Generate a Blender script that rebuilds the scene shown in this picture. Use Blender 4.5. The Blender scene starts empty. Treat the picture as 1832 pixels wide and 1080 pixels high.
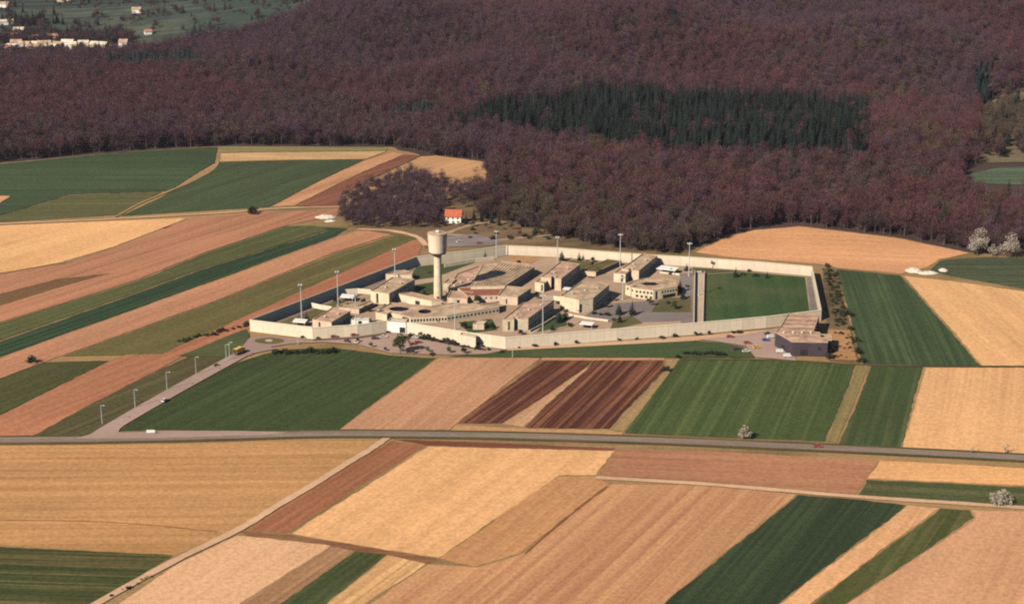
import bpy, bmesh, math, random
import numpy as np
from mathutils import Vector, noise as mnoise

rnd = random.Random(7)
scene = bpy.context.scene
COL = scene.collection

# ------------------------------------------------------------------ camera, sky, sun, exposure
CAM_H, PITCH, FPX, PW, PH = 274.0, math.radians(17.0), 2905.0, 1832.0, 1080.0
cam_d = bpy.data.cameras.new('camera')
cam = bpy.data.objects.new('camera', cam_d)
COL.objects.link(cam)
cam.location = (0, 0, CAM_H)
cam.rotation_euler = (math.pi / 2 - PITCH, 0, 0)
cam_d.sensor_width = 36.0
cam_d.lens = 36.0 * FPX / PW
cam_d.clip_start = 1.0
cam_d.clip_end = 60000.0
scene.camera = cam

SUN_EL = math.radians(35.0)
SUN_H = Vector((-0.69, -0.73)).normalized()          # horizontal direction towards the sun
world = bpy.data.worlds.new('World')
scene.world = world
world.use_nodes = True
wn = world.node_tree
sky = wn.nodes.new('ShaderNodeTexSky')
sky.sky_type = 'NISHITA'
sky.sun_disc = False
sky.sun_elevation = SUN_EL
sky.sun_rotation = math.atan2(SUN_H.x, SUN_H.y)
sky.air_density = 1.0
sky.dust_density = 0.4
bg = wn.nodes['Background']
wn.links.new(sky.outputs[0], bg.inputs[0])
bg.inputs[1].default_value = 0.05
sun_d = bpy.data.lights.new('sun', 'SUN')
sun_d.energy = 5.0
sun_d.angle = math.radians(0.53)
sun_d.color = (1.0, 0.90, 0.76)
sun = bpy.data.objects.new('sun', sun_d)
COL.objects.link(sun)
sv = Vector((SUN_H.x * math.cos(SUN_EL), SUN_H.y * math.cos(SUN_EL), math.sin(SUN_EL)))
sun.rotation_euler = sv.to_track_quat('Z', 'Y').to_euler()
sun.location = (-300, -200, 400)
scene.view_settings.view_transform = 'Standard'
scene.view_settings.look = 'None'
scene.view_settings.gamma = 1.0
scene.view_settings.exposure = 0.45
scene.view_settings.use_curve_mapping = False
scene.cycles.use_denoising = False
scene.cycles.pixel_filter_type = 'BLACKMAN_HARRIS'
scene.cycles.filter_width = 2.1
scene.cycles.max_bounces = 5
scene.cycles.diffuse_bounces = 0
scene.cycles.volume_bounces = 0

# ------------------------------------------------------------------ terrain and projection
def sst(a, b, t):
    t = np.clip((t - a) / (b - a), 0, 1)
    return t * t * (3 - 2 * t)

def hgt(x, y):
    x = np.asarray(x, float); y = np.asarray(y, float)
    z = 88 * np.exp(-((x - 330) / 720) ** 2 - ((y - 2250) / 520) ** 2) * sst(1330, 1750, y)
    z = z + 11 * np.exp(-((y - 1290) / 120) ** 2) * sst(60, 320, x) * sst(1060, 1200, y)
    z = z + 9 * np.exp(-((y - 1290) / 170) ** 2) * sst(-20, -300, x) * sst(1060, 1240, y)
    z = z - 9 * np.exp(-((y - 1520) / 90) ** 2 - ((x - 520) / 300) ** 2)
    z = z - 12 * np.exp(-((x + 480) / 330) ** 2) * sst(1500, 1900, y)
    z = z + (10 * np.sin(x * 0.019 + 1.4 * np.sin(y * 0.009)) + 8 * np.sin(y * 0.021 + x * 0.008 + 0.6)) * sst(1450, 1700, y) * sst(-420, -150, x - (y - 1700) * 0.25)
    z = z + 260 * sst(2700, 7000, y)
    return z

def sst1(a, b, t):
    t = min(1.0, max(0.0, (t - a) / (b - a)))
    return t * t * (3 - 2 * t)

def H(x, y):
    """the same height for one point"""
    if y < 1055: return 0.0
    e = math.exp
    z = 88 * e(-((x - 330) / 720) ** 2 - ((y - 2250) / 520) ** 2) * sst1(1330, 1750, y)
    z += 11 * e(-((y - 1290) / 120) ** 2) * sst1(60, 320, x) * sst1(1060, 1200, y)
    z += 9 * e(-((y - 1290) / 170) ** 2) * sst1(-20, -300, x) * sst1(1060, 1240, y)
    z -= 9 * e(-((y - 1520) / 90) ** 2 - ((x - 520) / 300) ** 2)
    z -= 12 * e(-((x + 480) / 330) ** 2) * sst1(1500, 1900, y)
    z += (10 * math.sin(x * 0.019 + 1.4 * math.sin(y * 0.009)) + 8 * math.sin(y * 0.021 + x * 0.008 + 0.6)) * sst1(1450, 1700, y) * sst1(-420, -150, x - (y - 1700) * 0.25)
    return z + 260 * sst1(2700, 7000, y)

CP, SP = math.cos(PITCH), math.sin(PITCH)
def ray(px, py):
    u = (px - PW / 2) / FPX
    v = (PH / 2 - py) / FPX
    return Vector((u, CP + v * SP, -SP + v * CP))

def P(px, py, z=0.0):
    d = ray(px, py)
    t = (z - CAM_H) / d.z
    return Vector((d.x * t, d.y * t, z))

def G(px, py):
    """point of the terrain seen at a place of the photograph"""
    d = ray(px, py)
    if P(px, py).y < 1055 and d.z < 0:
        return P(px, py)
    t = 1000.0
    last = t
    while t < 9000:
        p = Vector((0, 0, CAM_H)) + d * t
        if p.z <= H(p.x, p.y):
            a, b = last, t
            for _ in range(20):
                m = (a + b) / 2
                q = Vector((0, 0, CAM_H)) + d * m
                if q.z <= H(q.x, q.y): b = m
                else: a = m
            q = Vector((0, 0, CAM_H)) + d * b
            return Vector((q.x, q.y, H(q.x, q.y)))
        last = t
        t += 12.0
    return Vector((d.x * t, d.y * t, H(d.x * t, d.y * t)))

def proj(x, y, z):
    dz = z - CAM_H
    dep = y * CP - dz * SP
    up = y * SP + dz * CP
    return PW / 2 + FPX * x / dep, PH / 2 - FPX * up / dep

def inpoly(px, py, poly):
    px = np.asarray(px, float); py = np.asarray(py, float)
    r = np.zeros(px.shape, bool)
    n = len(poly)
    for i in range(n):
        x0, y0 = poly[i]; x1, y1 = poly[(i + 1) % n]
        c = ((y0 > py) != (y1 > py))
        xi = (x1 - x0) * (py - y0) / ((y1 - y0) if y1 != y0 else 1e-9) + x0
        r ^= c & (px < xi)
    return r

# ------------------------------------------------------------------ object helpers
def tag(o, label=None, cat=None, group=None, kind=None):
    if label: o['label'] = label
    if cat: o['category'] = cat
    if group: o['group'] = group
    if kind: o['kind'] = kind
    return o

def link(name, me, parent=None, loc=None, rz=None):
    o = bpy.data.objects.new(name, me)
    COL.objects.link(o)
    if parent is not None: o.parent = parent
    if loc is not None: o.location = loc
    if rz is not None: o.rotation_euler = (0, 0, rz)
    return o

def empty(name, loc, rz=0.0):
    o = bpy.data.objects.new(name, None)
    o.empty_display_size = 0.5
    COL.objects.link(o)
    o.location = loc
    o.rotation_euler = (0, 0, rz)
    return o

def copy_tree(o, parent=None):
    c = o.copy()
    COL.objects.link(c)
    c.parent = parent
    for ch in list(o.children):
        copy_tree(ch, c)
    return c

class MB:
    """collects vertices and faces of one mesh"""
    def __init__(s):
        s.v = []; s.f = []; s.m = []
    def add(s, vs, fs, m=0):
        b = len(s.v)
        s.v += [tuple(v) for v in vs]
        s.f += [tuple(i + b for i in f) for f in fs]
        s.m += [m] * len(fs)
    def box(s, x0, x1, y0, y1, z0, z1, m=0):
        s.add([(x0, y0, z0), (x1, y0, z0), (x1, y1, z0), (x0, y1, z0), (x0, y0, z1), (x1, y0, z1), (x1, y1, z1), (x0, y1, z1)],
              [(0, 3, 2, 1), (4, 5, 6, 7), (0, 1, 5, 4), (1, 2, 6, 5), (2, 3, 7, 6), (3, 0, 4, 7)], m)
    def tube(s, a, b, ra, rb, n=6, m=0, cap=True):
        a = Vector(a); b = Vector(b)
        d = (b - a).normalized()
        u = d.orthogonal().normalized(); w = d.cross(u)
        vs = []
        for c, r in ((a, ra), (b, rb)):
            for i in range(n):
                t = 2 * math.pi * i / n
                vs.append(c + (u * math.cos(t) + w * math.sin(t)) * r)
        fs = [(i, (i + 1) % n, n + (i + 1) % n, n + i) for i in range(n)]
        if cap: fs += [tuple(range(n))[::-1], tuple(range(n, 2 * n))]
        s.add(vs, fs, m)
    def lathe(s, prof, n=24, m=0, cap=True):
        vs = []
        for r, z in prof:
            for i in range(n):
                t = 2 * math.pi * i / n
                vs.append((r * math.cos(t), r * math.sin(t), z))
        fs = []
        for k in range(len(prof) - 1):
            for i in range(n):
                fs.append((k * n + i, k * n + (i + 1) % n, (k + 1) * n + (i + 1) % n, (k + 1) * n + i))
        if cap:
            fs.append(tuple(range(n))[::-1]); fs.append(tuple(range((len(prof) - 1) * n, len(prof) * n)))
        s.add(vs, fs, m)
    def mesh(s, name, mats):
        me = bpy.data.meshes.new(name)
        me.from_pydata(s.v, [], s.f)
        for mt in (mats if isinstance(mats, (list, tuple)) else [mats]): me.materials.append(mt)
        if any(s.m): me.polygons.foreach_set('material_index', s.m)
        me.update()
        return me
    def build(s, name, mats, parent=None, loc=None, rz=None):
        return link(name, s.mesh(name, mats), parent, loc, rz)

# ------------------------------------------------------------------ materials
KEX = (1.38, 1.30, 1.20)
def lin(c):
    c = c / 255.0
    return c / 12.92 if c <= 0.04045 else ((c + 0.055) / 1.055) ** 2.4
def A(r, g, b, k=1.0):
    """surface colour that sunlight brings to about this picture colour"""
    return tuple(min(0.85, lin(v) / (K * k)) for v, K in zip((r, g, b), KEX))

def newmat(name, rough=0.9, spec=0.2):
    m = bpy.data.materials.new(name)
    m.use_nodes = True
    nt = m.node_tree
    b = nt.nodes['Principled BSDF']
    b.inputs['Roughness'].default_value = rough
    b.inputs['Specular IOR Level'].default_value = spec
    return m, nt, b

def nd(nt, t, **kw):
    n = nt.nodes.new(t)
    for k, v in kw.items(): setattr(n, k, v)
    return n

def mixc(nt, fac, a, b, mode='MIX'):
    n = nt.nodes.new('ShaderNodeMix'); n.data_type = 'RGBA'; n.blend_type = mode
    for sock, val in ((n.inputs[0], fac), (n.inputs[6], a), (n.inputs[7], b)):
        if hasattr(val, 'is_output'): nt.links.new(val, sock)
        elif isinstance(val, (int, float)): sock.default_value = val
        else: sock.default_value = (*val, 1)
    return n.outputs[2]

def ramp(nt, src, a, b):
    n = nt.nodes.new('ShaderNodeMapRange')
    n.inputs[1].default_value = a; n.inputs[2].default_value = b
    n.interpolation_type = 'SMOOTHSTEP'
    nt.links.new(src, n.inputs[0])
    return n.outputs[0]

def noise_tex(nt, vec, scale, detail=3, rough=0.55):
    n = nt.nodes.new('ShaderNodeTexNoise')
    n.inputs['Scale'].default_value = scale
    n.inputs['Detail'].default_value = detail
    n.inputs['Roughness'].default_value = rough
    if vec is not None: nt.links.new(vec, n.inputs['Vector'])
    return n.outputs['Fac']

def field_mat(name, c1, c2, ang=0.0, streak=0.5, freq=0.35, c3=None, patch=0.35, grain=0.25, tram=0.0, tramgap=14.0, bump=0.25, sk=(0.42, 0.62)):
    """soil or crop: rows along ang, worn patches, clods"""
    m, nt, b = newmat(name, 0.95, 0.08)
    tc = nd(nt, 'ShaderNodeTexCoord')
    off = nd(nt, 'ShaderNodeVectorMath', operation='ADD')
    off.inputs[1].default_value = (rnd.uniform(0, 500), rnd.uniform(0, 500), rnd.uniform(0, 50))
    nt.links.new(tc.outputs['Object'], off.inputs[0])
    base = off.outputs[0]
    mp = nd(nt, 'ShaderNodeMapping')
    mp.inputs['Rotation'].default_value = (0, 0, -ang)
    nt.links.new(tc.outputs['Object'], mp.inputs['Vector'])
    mp2 = nd(nt, 'ShaderNodeMapping')
    mp2.inputs['Scale'].default_value = (0.012, 1.0, 1.0)
    mp2.inputs['Location'].default_value = (rnd.uniform(0, 90), rnd.uniform(0, 90), 0)
    nt.links.new(mp.outputs[0], mp2.inputs['Vector'])
    s1 = noise_tex(nt, mp2.outputs[0], freq, 4, 0.65)
    f = ramp(nt, s1, *sk)
    col = mixc(nt, streak, c1, mixc(nt, f, c1, c2))
    s2 = noise_tex(nt, mp2.outputs[0], freq * 0.16, 2, 0.5)
    s3 = noise_tex(nt, mp2.outputs[0], freq * 4.5, 2, 0.6)
    col = mixc(nt, min(1.0, 0.5 + 0.5 * patch), col, mixc(nt, ramp(nt, s2, 0.36, 0.64), (0.84, 0.83, 0.82), (1.07, 1.07, 1.07)), 'MULTIPLY')
    col = mixc(nt, min(1.0, streak), col, mixc(nt, ramp(nt, s3, 0.36, 0.64), (0.87, 0.86, 0.85), (1.08, 1.08, 1.08)), 'MULTIPLY')
    pn = noise_tex(nt, base, 0.022, 5, 0.6)
    c3 = c3 or tuple(v * 0.72 for v in c1)
    pf = nd(nt, 'ShaderNodeMath', operation='MULTIPLY'); pf.inputs[1].default_value = patch
    nt.links.new(ramp(nt, pn, 0.38, 0.72), pf.inputs[0])
    col = mixc(nt, pf.outputs[0], col, c3)
    bn = noise_tex(nt, base, 0.0065, 3, 0.5)
    bf = nd(nt, 'ShaderNodeMath', operation='MULTIPLY'); bf.inputs[1].default_value = min(1.0, patch * 0.9)
    nt.links.new(ramp(nt, bn, 0.42, 0.66), bf.inputs[0])
    col = mixc(nt, bf.outputs[0], col, tuple(min(0.8, v * q) for v, q in zip(c1, (1.16, 1.12, 1.05))))
    if tram > 0:
        sx = nd(nt, 'ShaderNodeSeparateXYZ'); nt.links.new(mp.outputs[0], sx.inputs[0])
        wob = nd(nt, 'ShaderNodeMath', operation='PINGPONG'); wob.inputs[1].default_value = tramgap / 2
        nt.links.new(sx.outputs[1], wob.inputs[0])
        tf = nd(nt, 'ShaderNodeMath', operation='MULTIPLY'); tf.inputs[1].default_value = tram
        nt.links.new(ramp(nt, wob.outputs[0], 1.3, 0.2), tf.inputs[0])
        col = mixc(nt, tf.outputs[0], col, tuple(min(0.8, v * 1.45) for v in c2) if c2[1] > c2[0] else tuple(v * 0.6 for v in c2))
    g1 = noise_tex(nt, base, 0.55, 4, 0.8)
    gf = ramp(nt, g1, 0.34, 0.66)
    col = mixc(nt, min(1.0, grain * 1.6), col, mixc(nt, gf, (0.70, 0.69, 0.68), (1.26, 1.26, 1.26)), 'MULTIPLY')
    nt.links.new(col, b.inputs['Base Color'])
    bp = nd(nt, 'ShaderNodeBump'); bp.inputs['Strength'].default_value = bump; bp.inputs['Distance'].default_value = 0.4
    ad = nd(nt, 'ShaderNodeMath', operation='ADD'); nt.links.new(g1, ad.inputs[0]); nt.links.new(s1, ad.inputs[1])
    nt.links.new(ad.outputs[0], bp.inputs['Height'])
    nt.links.new(bp.outputs[0], b.inputs['Normal'])
    return m

def plain_mat(name, c, var=0.25, scale=0.6, rough=0.85, spec=0.25, rand=0.0, streaks=0.0):
    m, nt, b = newmat(name, rough, spec)
    tc = nd(nt, 'ShaderNodeTexCoord')
    n1 = noise_tex(nt, tc.outputs['Object'], scale, 5, 0.65)
    col = mixc(nt, ramp(nt, n1, 0.3, 0.72), tuple(v * (1 - var) for v in c), tuple(min(0.86, v * (1 + var * 0.45)) for v in c))
    if streaks:
        mp = nd(nt, 'ShaderNodeMapping'); mp.inputs['Scale'].default_value = (1.6, 1.6, 0.12)
        nt.links.new(tc.outputs['Object'], mp.inputs[0])
        n2 = noise_tex(nt, mp.outputs[0], 0.8, 4, 0.7)
        sf = nd(nt, 'ShaderNodeMath', operation='MULTIPLY'); sf.inputs[1].default_value = streaks
        nt.links.new(ramp(nt, n2, 0.5, 0.75), sf.inputs[0])
        col = mixc(nt, sf.outputs[0], col, tuple(v * 0.5 for v in c))
    if rand:
        oi = nd(nt, 'ShaderNodeObjectInfo')
        mr = nd(nt, 'ShaderNodeMapRange'); mr.inputs[3].default_value = 1 - rand; mr.inputs[4].default_value = 1 + rand
        nt.links.new(oi.outputs['Random'], mr.inputs[0])
        hs = nd(nt, 'ShaderNodeHueSaturation')
        nt.links.new(col, hs.inputs['Color']); nt.links.new(mr.outputs[0], hs.inputs['Value'])
        col = hs.outputs[0]
    nt.links.new(col, b.inputs['Base Color'])
    return m

def twig_mat(name, c, var=0.35, hue=0.03, trans=0.0):
    m, nt, b = newmat(name, 0.9, 0.05)
    oi = nd(nt, 'ShaderNodeObjectInfo')
    geo = nd(nt, 'ShaderNodeNewGeometry')
    hs = nd(nt, 'ShaderNodeHueSaturation')
    hs.inputs['Color'].default_value = (*c, 1)
    mr = nd(nt, 'ShaderNodeMapRange'); mr.inputs[3].default_value = 1 - var; mr.inputs[4].default_value = 1 + var
    nt.links.new(oi.outputs['Random'], mr.inputs[0])
    m2 = nd(nt, 'ShaderNodeMapRange'); m2.inputs[3].default_value = 0.7; m2.inputs[4].default_value = 1.3
    nt.links.new(geo.outputs['Random Per Island'], m2.inputs[0])
    mm = nd(nt, 'ShaderNodeMath', operation='MULTIPLY')
    nt.links.new(mr.outputs[0], mm.inputs[0]); nt.links.new(m2.outputs[0], mm.inputs[1])
    nt.links.new(mm.outputs[0], hs.inputs['Value'])
    mh = nd(nt, 'ShaderNodeMath', operation='MULTIPLY_ADD'); mh.inputs[1].default_value = 17.3; mh.inputs[2].default_value = 0.0
    nt.links.new(oi.outputs['Random'], mh.inputs[0])
    fr = nd(nt, 'ShaderNodeMath', operation='FRACT'); nt.links.new(mh.outputs[0], fr.inputs[0])
    m3 = nd(nt, 'ShaderNodeMapRange'); m3.inputs[3].default_value = 0.5 - hue; m3.inputs[4].default_value = 0.5 + hue
    nt.links.new(fr.outputs[0], m3.inputs[0]); nt.links.new(m3.outputs[0], hs.inputs['Hue'])
    nt.links.new(hs.outputs[0], b.inputs['Base Color'])
    return m

M = {}
M['bark'] = plain_mat('bark', (0.10, 0.075, 0.062), 0.4, 1.5)
M['bark_pale'] = plain_mat('bark_pale', (0.13, 0.10, 0.088), 0.4, 1.5)
M['tw_purple'] = twig_mat('purple_brown_twigs', (0.081, 0.047, 0.058), 0.24, 0.025)
M['tw_red'] = twig_mat('red_brown_twigs', (0.097, 0.043, 0.044), 0.24, 0.02)
M['tw_olive'] = twig_mat('olive_brown_twigs', (0.088, 0.063, 0.042), 0.28, 0.025)
M['tw_grey'] = twig_mat('grey_brown_twigs', (0.080, 0.056, 0.050), 0.28, 0.02)
M['needle'] = twig_mat('dark_needles', (0.013, 0.019, 0.015), 0.5, 0.03)
M['needle2'] = twig_mat('teal_needles', (0.020, 0.032, 0.029), 0.4, 0.03)
M['leaf'] = twig_mat('green_leaves', (0.07, 0.085, 0.035), 0.3, 0.03)
M['leaf_dark'] = twig_mat('dark_leaves', (0.035, 0.042, 0.022), 0.3, 0.03)
M['blossom'] = twig_mat('pale_blossom', (0.36, 0.30, 0.235), 0.12, 0.01)
M['concrete'] = plain_mat('pale_precast_concrete', (0.73, 0.60, 0.445), 0.18, 0.35, 0.85, 0.2, rand=0.08, streaks=0.22)
M['coping'] = plain_mat('wall_coping_concrete', A(236, 216, 182), 0.15, 0.4)
M['render'] = plain_mat('cream_render', A(250, 222, 182), 0.2, 0.3, 0.85, 0.2, streaks=0.28)
M['render2'] = plain_mat('pinkish_render', A(246, 210, 174), 0.2, 0.3, 0.85, 0.2, streaks=0.28)
M['white'] = plain_mat('white_paint', (0.80, 0.77, 0.70), 0.08, 0.5, 0.6, 0.3)
M['brick'] = plain_mat('red_brown_infill', A(168, 100, 78), 0.25, 1.2)
M['roof'] = plain_mat('gravel_roof', A(214, 178, 142), 0.42, 0.16, 0.95, 0.1)
M['roof2'] = plain_mat('pinkish_gravel_roof', A(216, 170, 138), 0.42, 0.16, 0.95, 0.1)
M['parapet'] = plain_mat('parapet_cap', A(214, 178, 140), 0.15, 0.5)
M['glass'] = plain_mat('dark_window_glass', (0.022, 0.022, 0.028), 0.3, 0.5, 0.15, 0.5)
M['frame'] = plain_mat('window_frame', (0.38, 0.33, 0.28), 0.1, 1.0)
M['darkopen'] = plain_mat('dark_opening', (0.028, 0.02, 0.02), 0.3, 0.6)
M['slate'] = plain_mat('dark_cladding', (0.060, 0.044, 0.056), 0.25, 0.5, 0.6, 0.3)
M['mast'] = plain_mat('galvanised_steel', (0.50, 0.49, 0.47), 0.12, 1.0, 0.5, 0.5)
M['lamp'] = plain_mat('lamp_housing', (0.55, 0.53, 0.5), 0.1, 1.0, 0.4, 0.5)
M['asphalt'] = field_mat('asphalt', A(148, 126, 108), A(172, 146, 124), 0.0, 0.5, 0.5, patch=0.3, grain=0.18, bump=0.05)
M['carpark'] = field_mat('worn_asphalt', A(184, 152, 134), A(204, 172, 148), 0.4, 0.3, 0.2, c3=A(156, 128, 116), patch=0.6, grain=0.16, bump=0.05)
M['yard'] = field_mat('yard_gravel', A(192, 158, 128), A(208, 176, 142), 0.5, 0.4, 0.15, c3=A(150, 124, 100), patch=0.7, grain=0.2, bump=0.1)
M['yard_grey'] = field_mat('grey_paving', A(150, 134, 126), A(172, 150, 138), 0.5, 0.4, 0.15, c3=A(120, 104, 92), patch=0.5, grain=0.15, bump=0.05)
M['pathway'] = field_mat('pale_paving', A(216, 186, 154), A(226, 196, 162), 0.5, 0.4, 0.3, patch=0.25, grain=0.15, bump=0.05)
M['track'] = field_mat('pale_dirt', A(226, 178, 136), A(238, 196, 156), 0.0, 0.4, 0.3, patch=0.3, grain=0.2, bump=0.1)
M['marking'] = plain_mat('road_paint', (0.42, 0.39, 0.35), 0.2, 1.0)
M['lawn'] = field_mat('lawn', A(72, 86, 50), A(86, 96, 58), 0.3, 0.5, 0.2, c3=A(110, 104, 66), patch=0.5, grain=0.3)
M['lawn_dry'] = field_mat('dry_lawn', A(112, 100, 64), A(140, 116, 76), 0.3, 0.5, 0.2, c3=A(76, 84, 50), patch=0.8, grain=0.3)
M['pitch'] = field_mat('pitch_grass', A(62, 82, 46), A(84, 100, 56), 1.5, 0.7, 0.12, c3=A(104, 102, 62), patch=0.8, grain=0.4)
M['earth'] = field_mat('orange_earth', A(188, 138, 92), A(208, 160, 112), 0.6, 0.5, 0.2, c3=A(150, 104, 70), patch=0.6, grain=0.25)
M['scrub'] = field_mat('scrubby_ground', A(124, 100, 72), A(168, 136, 98), 0.4, 0.5, 0.1, c3=A(70, 66, 46), patch=0.9, grain=0.4)
M['litter'] = field_mat('woodland_floor', (0.070, 0.045, 0.040), (0.085, 0.055, 0.047), 0.0, 0.4, 0.05, c3=(0.034, 0.028, 0.021), patch=0.6, grain=0.4)
M['chalk'] = plain_mat('chalk_spoil', (0.66, 0.59, 0.47), 0.25, 0.4)
M['verge'] = field_mat('grass_verge', A(92, 82, 50), A(140, 112, 74), 0.0, 0.6, 0.5, c3=A(70, 72, 44), patch=0.6, grain=0.35)
M['balk'] = field_mat('field_balk', A(176, 138, 94), A(150, 122, 80), 0.0, 0.5, 0.3, c3=A(112, 100, 60), patch=0.8, grain=0.35)
M['tank'] = plain_mat('pinkish_tank_concrete', (0.80, 0.62, 0.48), 0.05, 0.3, 0.85, 0.2, streaks=0.08)
M['court'] = field_mat('dark_court_floor', A(78, 66, 58), A(96, 80, 66), 0.0, 0.4, 0.3, patch=0.5, grain=0.3)  # dark tone for the floors of the courts
M['tile'] = plain_mat('orange_roof_tiles', A(204, 108, 76), 0.25, 1.0)
M['tile_pale'] = plain_mat('faded_roof_tiles', A(196, 140, 112), 0.25, 0.6)

# ------------------------------------------------------------------ ground
def axis(a, b, s, far):
    c = list(np.arange(a, b + 0.1, s))
    lo = [a - d for d in far][::-1]; hi = [b + d for d in far]
    return np.array(lo + c + hi)
xs = axis(-1400, 1400, 20, [60, 200, 500, 1200, 3000, 8000])
ys = np.array([-400, 100, 300] + list(np.arange(400, 3401, 20)) + list(np.arange(3500, 7001, 250)) + [9000, 14000, 22000])
gx, gy = np.meshgrid(xs, ys)
gz = hgt(gx, gy)
vv = np.stack([gx.ravel(), gy.ravel(), gz.ravel()], 1)
nx, ny = len(xs), len(ys)
idx = np.arange(nx * ny).reshape(ny, nx)
ff = np.stack([idx[:-1, :-1].ravel(), idx[:-1, 1:].ravel(), idx[1:, 1:].ravel(), idx[1:, :-1].ravel()], 1)
me = bpy.data.meshes.new('ground')
me.from_pydata(vv.tolist(), [], ff.tolist())
me.materials.append(M['litter'])
me.polygons.foreach_set('use_smooth', [True] * len(me.polygons))
tag(link('ground', me), kind='structure')

LAYER = [0]
def sheet(name, pts, mat, off=None, kind='structure', parent=None, world_pts=False, step=20.0, rag=None):
    """a sheet that follows the terrain, given by its corners"""
    if off is None:
        LAYER[0] += 1
        off = 0.02 + 0.006 * LAYER[0]
    w = [Vector((p[0], p[1], 0)) if world_pts else G(*p) for p in pts]
    if rag is None: rag = 0.7 if ('field' in name or name in ('grass_strip', 'meadow', 'scrub_strip', 'rough_ground', 'lawn', 'earth_yard')) else 0.12
    dense = []
    for i in range(len(w)):
        a, b = w[i], w[(i + 1) % len(w)]
        d = b - a; n = max(1, int(d.length / 3.5))
        nrm = Vector((-d.y, d.x, 0)).normalized()
        for k in range(n):
            q = a + d * (k / n)
            j = 0 if k == 0 else rag * (mnoise.noise(Vector((q.x * 0.02, q.y * 0.02, LAYER[0] * 3.7))) * 1.2 + rnd.uniform(-0.5, 0.5))
            dense.append(q + nrm * j)
    w = dense
    bm = bmesh.new()
    vs = [bm.verts.new((p.x, p.y, 0)) for p in w]
    f = bm.faces.new(vs)
    bmesh.ops.triangulate(bm, faces=[f])
    x0, x1 = min(p.x for p in w), max(p.x for p in w)
    y0, y1 = min(p.y for p in w), max(p.y for p in w)
    if y1 > 1060:
        for k in range(math.ceil(x0 / step), math.floor(x1 / step) + 1):
            bmesh.ops.bisect_plane(bm, geom=bm.verts[:] + bm.edges[:] + bm.faces[:], plane_co=(k * step, 0, 0), plane_no=(1, 0, 0))
        for k in range(max(53, math.ceil(y0 / step)), math.floor(y1 / step) + 1):
            bmesh.ops.bisect_plane(bm, geom=bm.verts[:] + bm.edges[:] + bm.faces[:], plane_co=(0, k * step, 0), plane_no=(0, 1, 0))
        pass
    for v in bm.verts:
        v.co.z = H(v.co.x, v.co.y) + off + (0.0 if name == 'field_margins' else 0.06 * sst1(1056, 1100, v.co.y))
    bmesh.ops.recalc_face_normals(bm, faces=bm.faces[:])
    if sum(fc.normal.z for fc in bm.faces) < 0:
        bmesh.ops.reverse_faces(bm, faces=bm.faces[:])
    me = bpy.data.meshes.new(name)
    bm.to_mesh(me); bm.free()
    me.materials.append(mat)
    o = link(name, me, parent)
    if parent is None: tag(o, kind=kind)
    return o

def smooth_line(w, seg=6):
    """Catmull-Rom through the points"""
    out = []
    n = len(w)
    for i in range(n - 1):
        p0, p1, p2, p3 = w[max(i - 1, 0)], w[i], w[i + 1], w[min(i + 2, n - 1)]
        for k in range(seg):
            t = k / seg
            out.append(0.5 * ((2 * p1) + (p2 - p0) * t + (2 * p0 - 5 * p1 + 4 * p2 - p3) * t * t + (3 * p1 - p0 - 3 * p2 + p3) * t ** 3))
    out.append(w[-1])
    return out

def ribbon(name, px, width, mat, off=None, kind='structure', parent=None, shift=0.0, seg=8, wob=0.0, world_pts=None):
    if off is None:
        LAYER[0] += 1
        off = 0.02 + 0.006 * LAYER[0]
    w = world_pts or [G(*p) for p in px]
    w = smooth_line([Vector((p.x, p.y)) for p in w], seg)
    vs = []; fs = []
    for i, p in enumerate(w):
        a = w[max(i - 1, 0)]; b = w[min(i + 1, len(w) - 1)]
        d = (b - a).normalized(); n = Vector((-d.y, d.x))
        hw = width / 2 * (1 + wob * rnd.uniform(-1, 1))
        for s in (-1, 1):
            q = p + n * (shift + s * hw)
            vs.append((q.x, q.y, H(q.x, q.y) + off + (0.2 if q.y > 1055 else 0)))
        if i: fs.append((2 * i - 2, 2 * i - 1, 2 * i + 1, 2 * i))
    me = bpy.data.meshes.new(name)
    me.from_pydata(vs, [], fs)
    me.update()
    if me.polygons[0].normal.z < 0: me.flip_normals()
    me.materials.append(mat)
    o = link(name, me, parent)
    if parent is None: tag(o, kind=kind)
    return o

def wang(a, b):
    p, q = G(*a), G(*b)
    return math.atan2(q.y - p.y, q.x - p.x)

# ------------------------------------------------------------------ fields
DIAG = wang((520, 955), (765, 797))
DIAG2 = wang((0, 610), (590, 412))
ROWN = wang((605, 770), (783, 640))
RIGHT = wang((1480, 790), (1530, 652))
ALONG = wang((0, 800), (480, 797))
def soil(name, c, ang, dark=None, **kw):
    d = dark or tuple(max(0, v - q) for v, q in zip(c, (34, 32, 28)))
    kw.setdefault('streak', 0.6); kw.setdefault('patch', 0.5); kw.setdefault('grain', 0.36); kw.setdefault('tram', 0.07); kw.setdefault('tramgap', 9.0); kw.setdefault('sk', (0.4, 0.6))
    return field_mat(name, A(*c, 0.92), A(*d, 0.92), ang, c3=A(*[v * 0.9 for v in c], 0.92), **kw)
def crop(name, c, ang, light=None, **kw):
    d = light or tuple(v + q for v, q in zip(c, (34, 30, 16)))
    kw.setdefault('streak', 0.6); kw.setdefault('patch', 0.6); kw.setdefault('grain', 0.42); kw.setdefault('tram', 0.07); kw.setdefault('sk', (0.42, 0.62))
    c = (c[0] * 0.95, c[1] * 0.93, c[2] * 0.92)
    return field_mat(name, A(*c), A(*d), ang, c3=A(c[0] * 1.04, c[1] * 0.92, c[2] * 0.92), **kw)

F = sheet
def oval_px(cx, cy, rx, ry, n=14):
    return [(cx + rx * math.cos(2 * math.pi * k / n), cy - ry * math.sin(2 * math.pi * k / n)) for k in range(n)]
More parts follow.
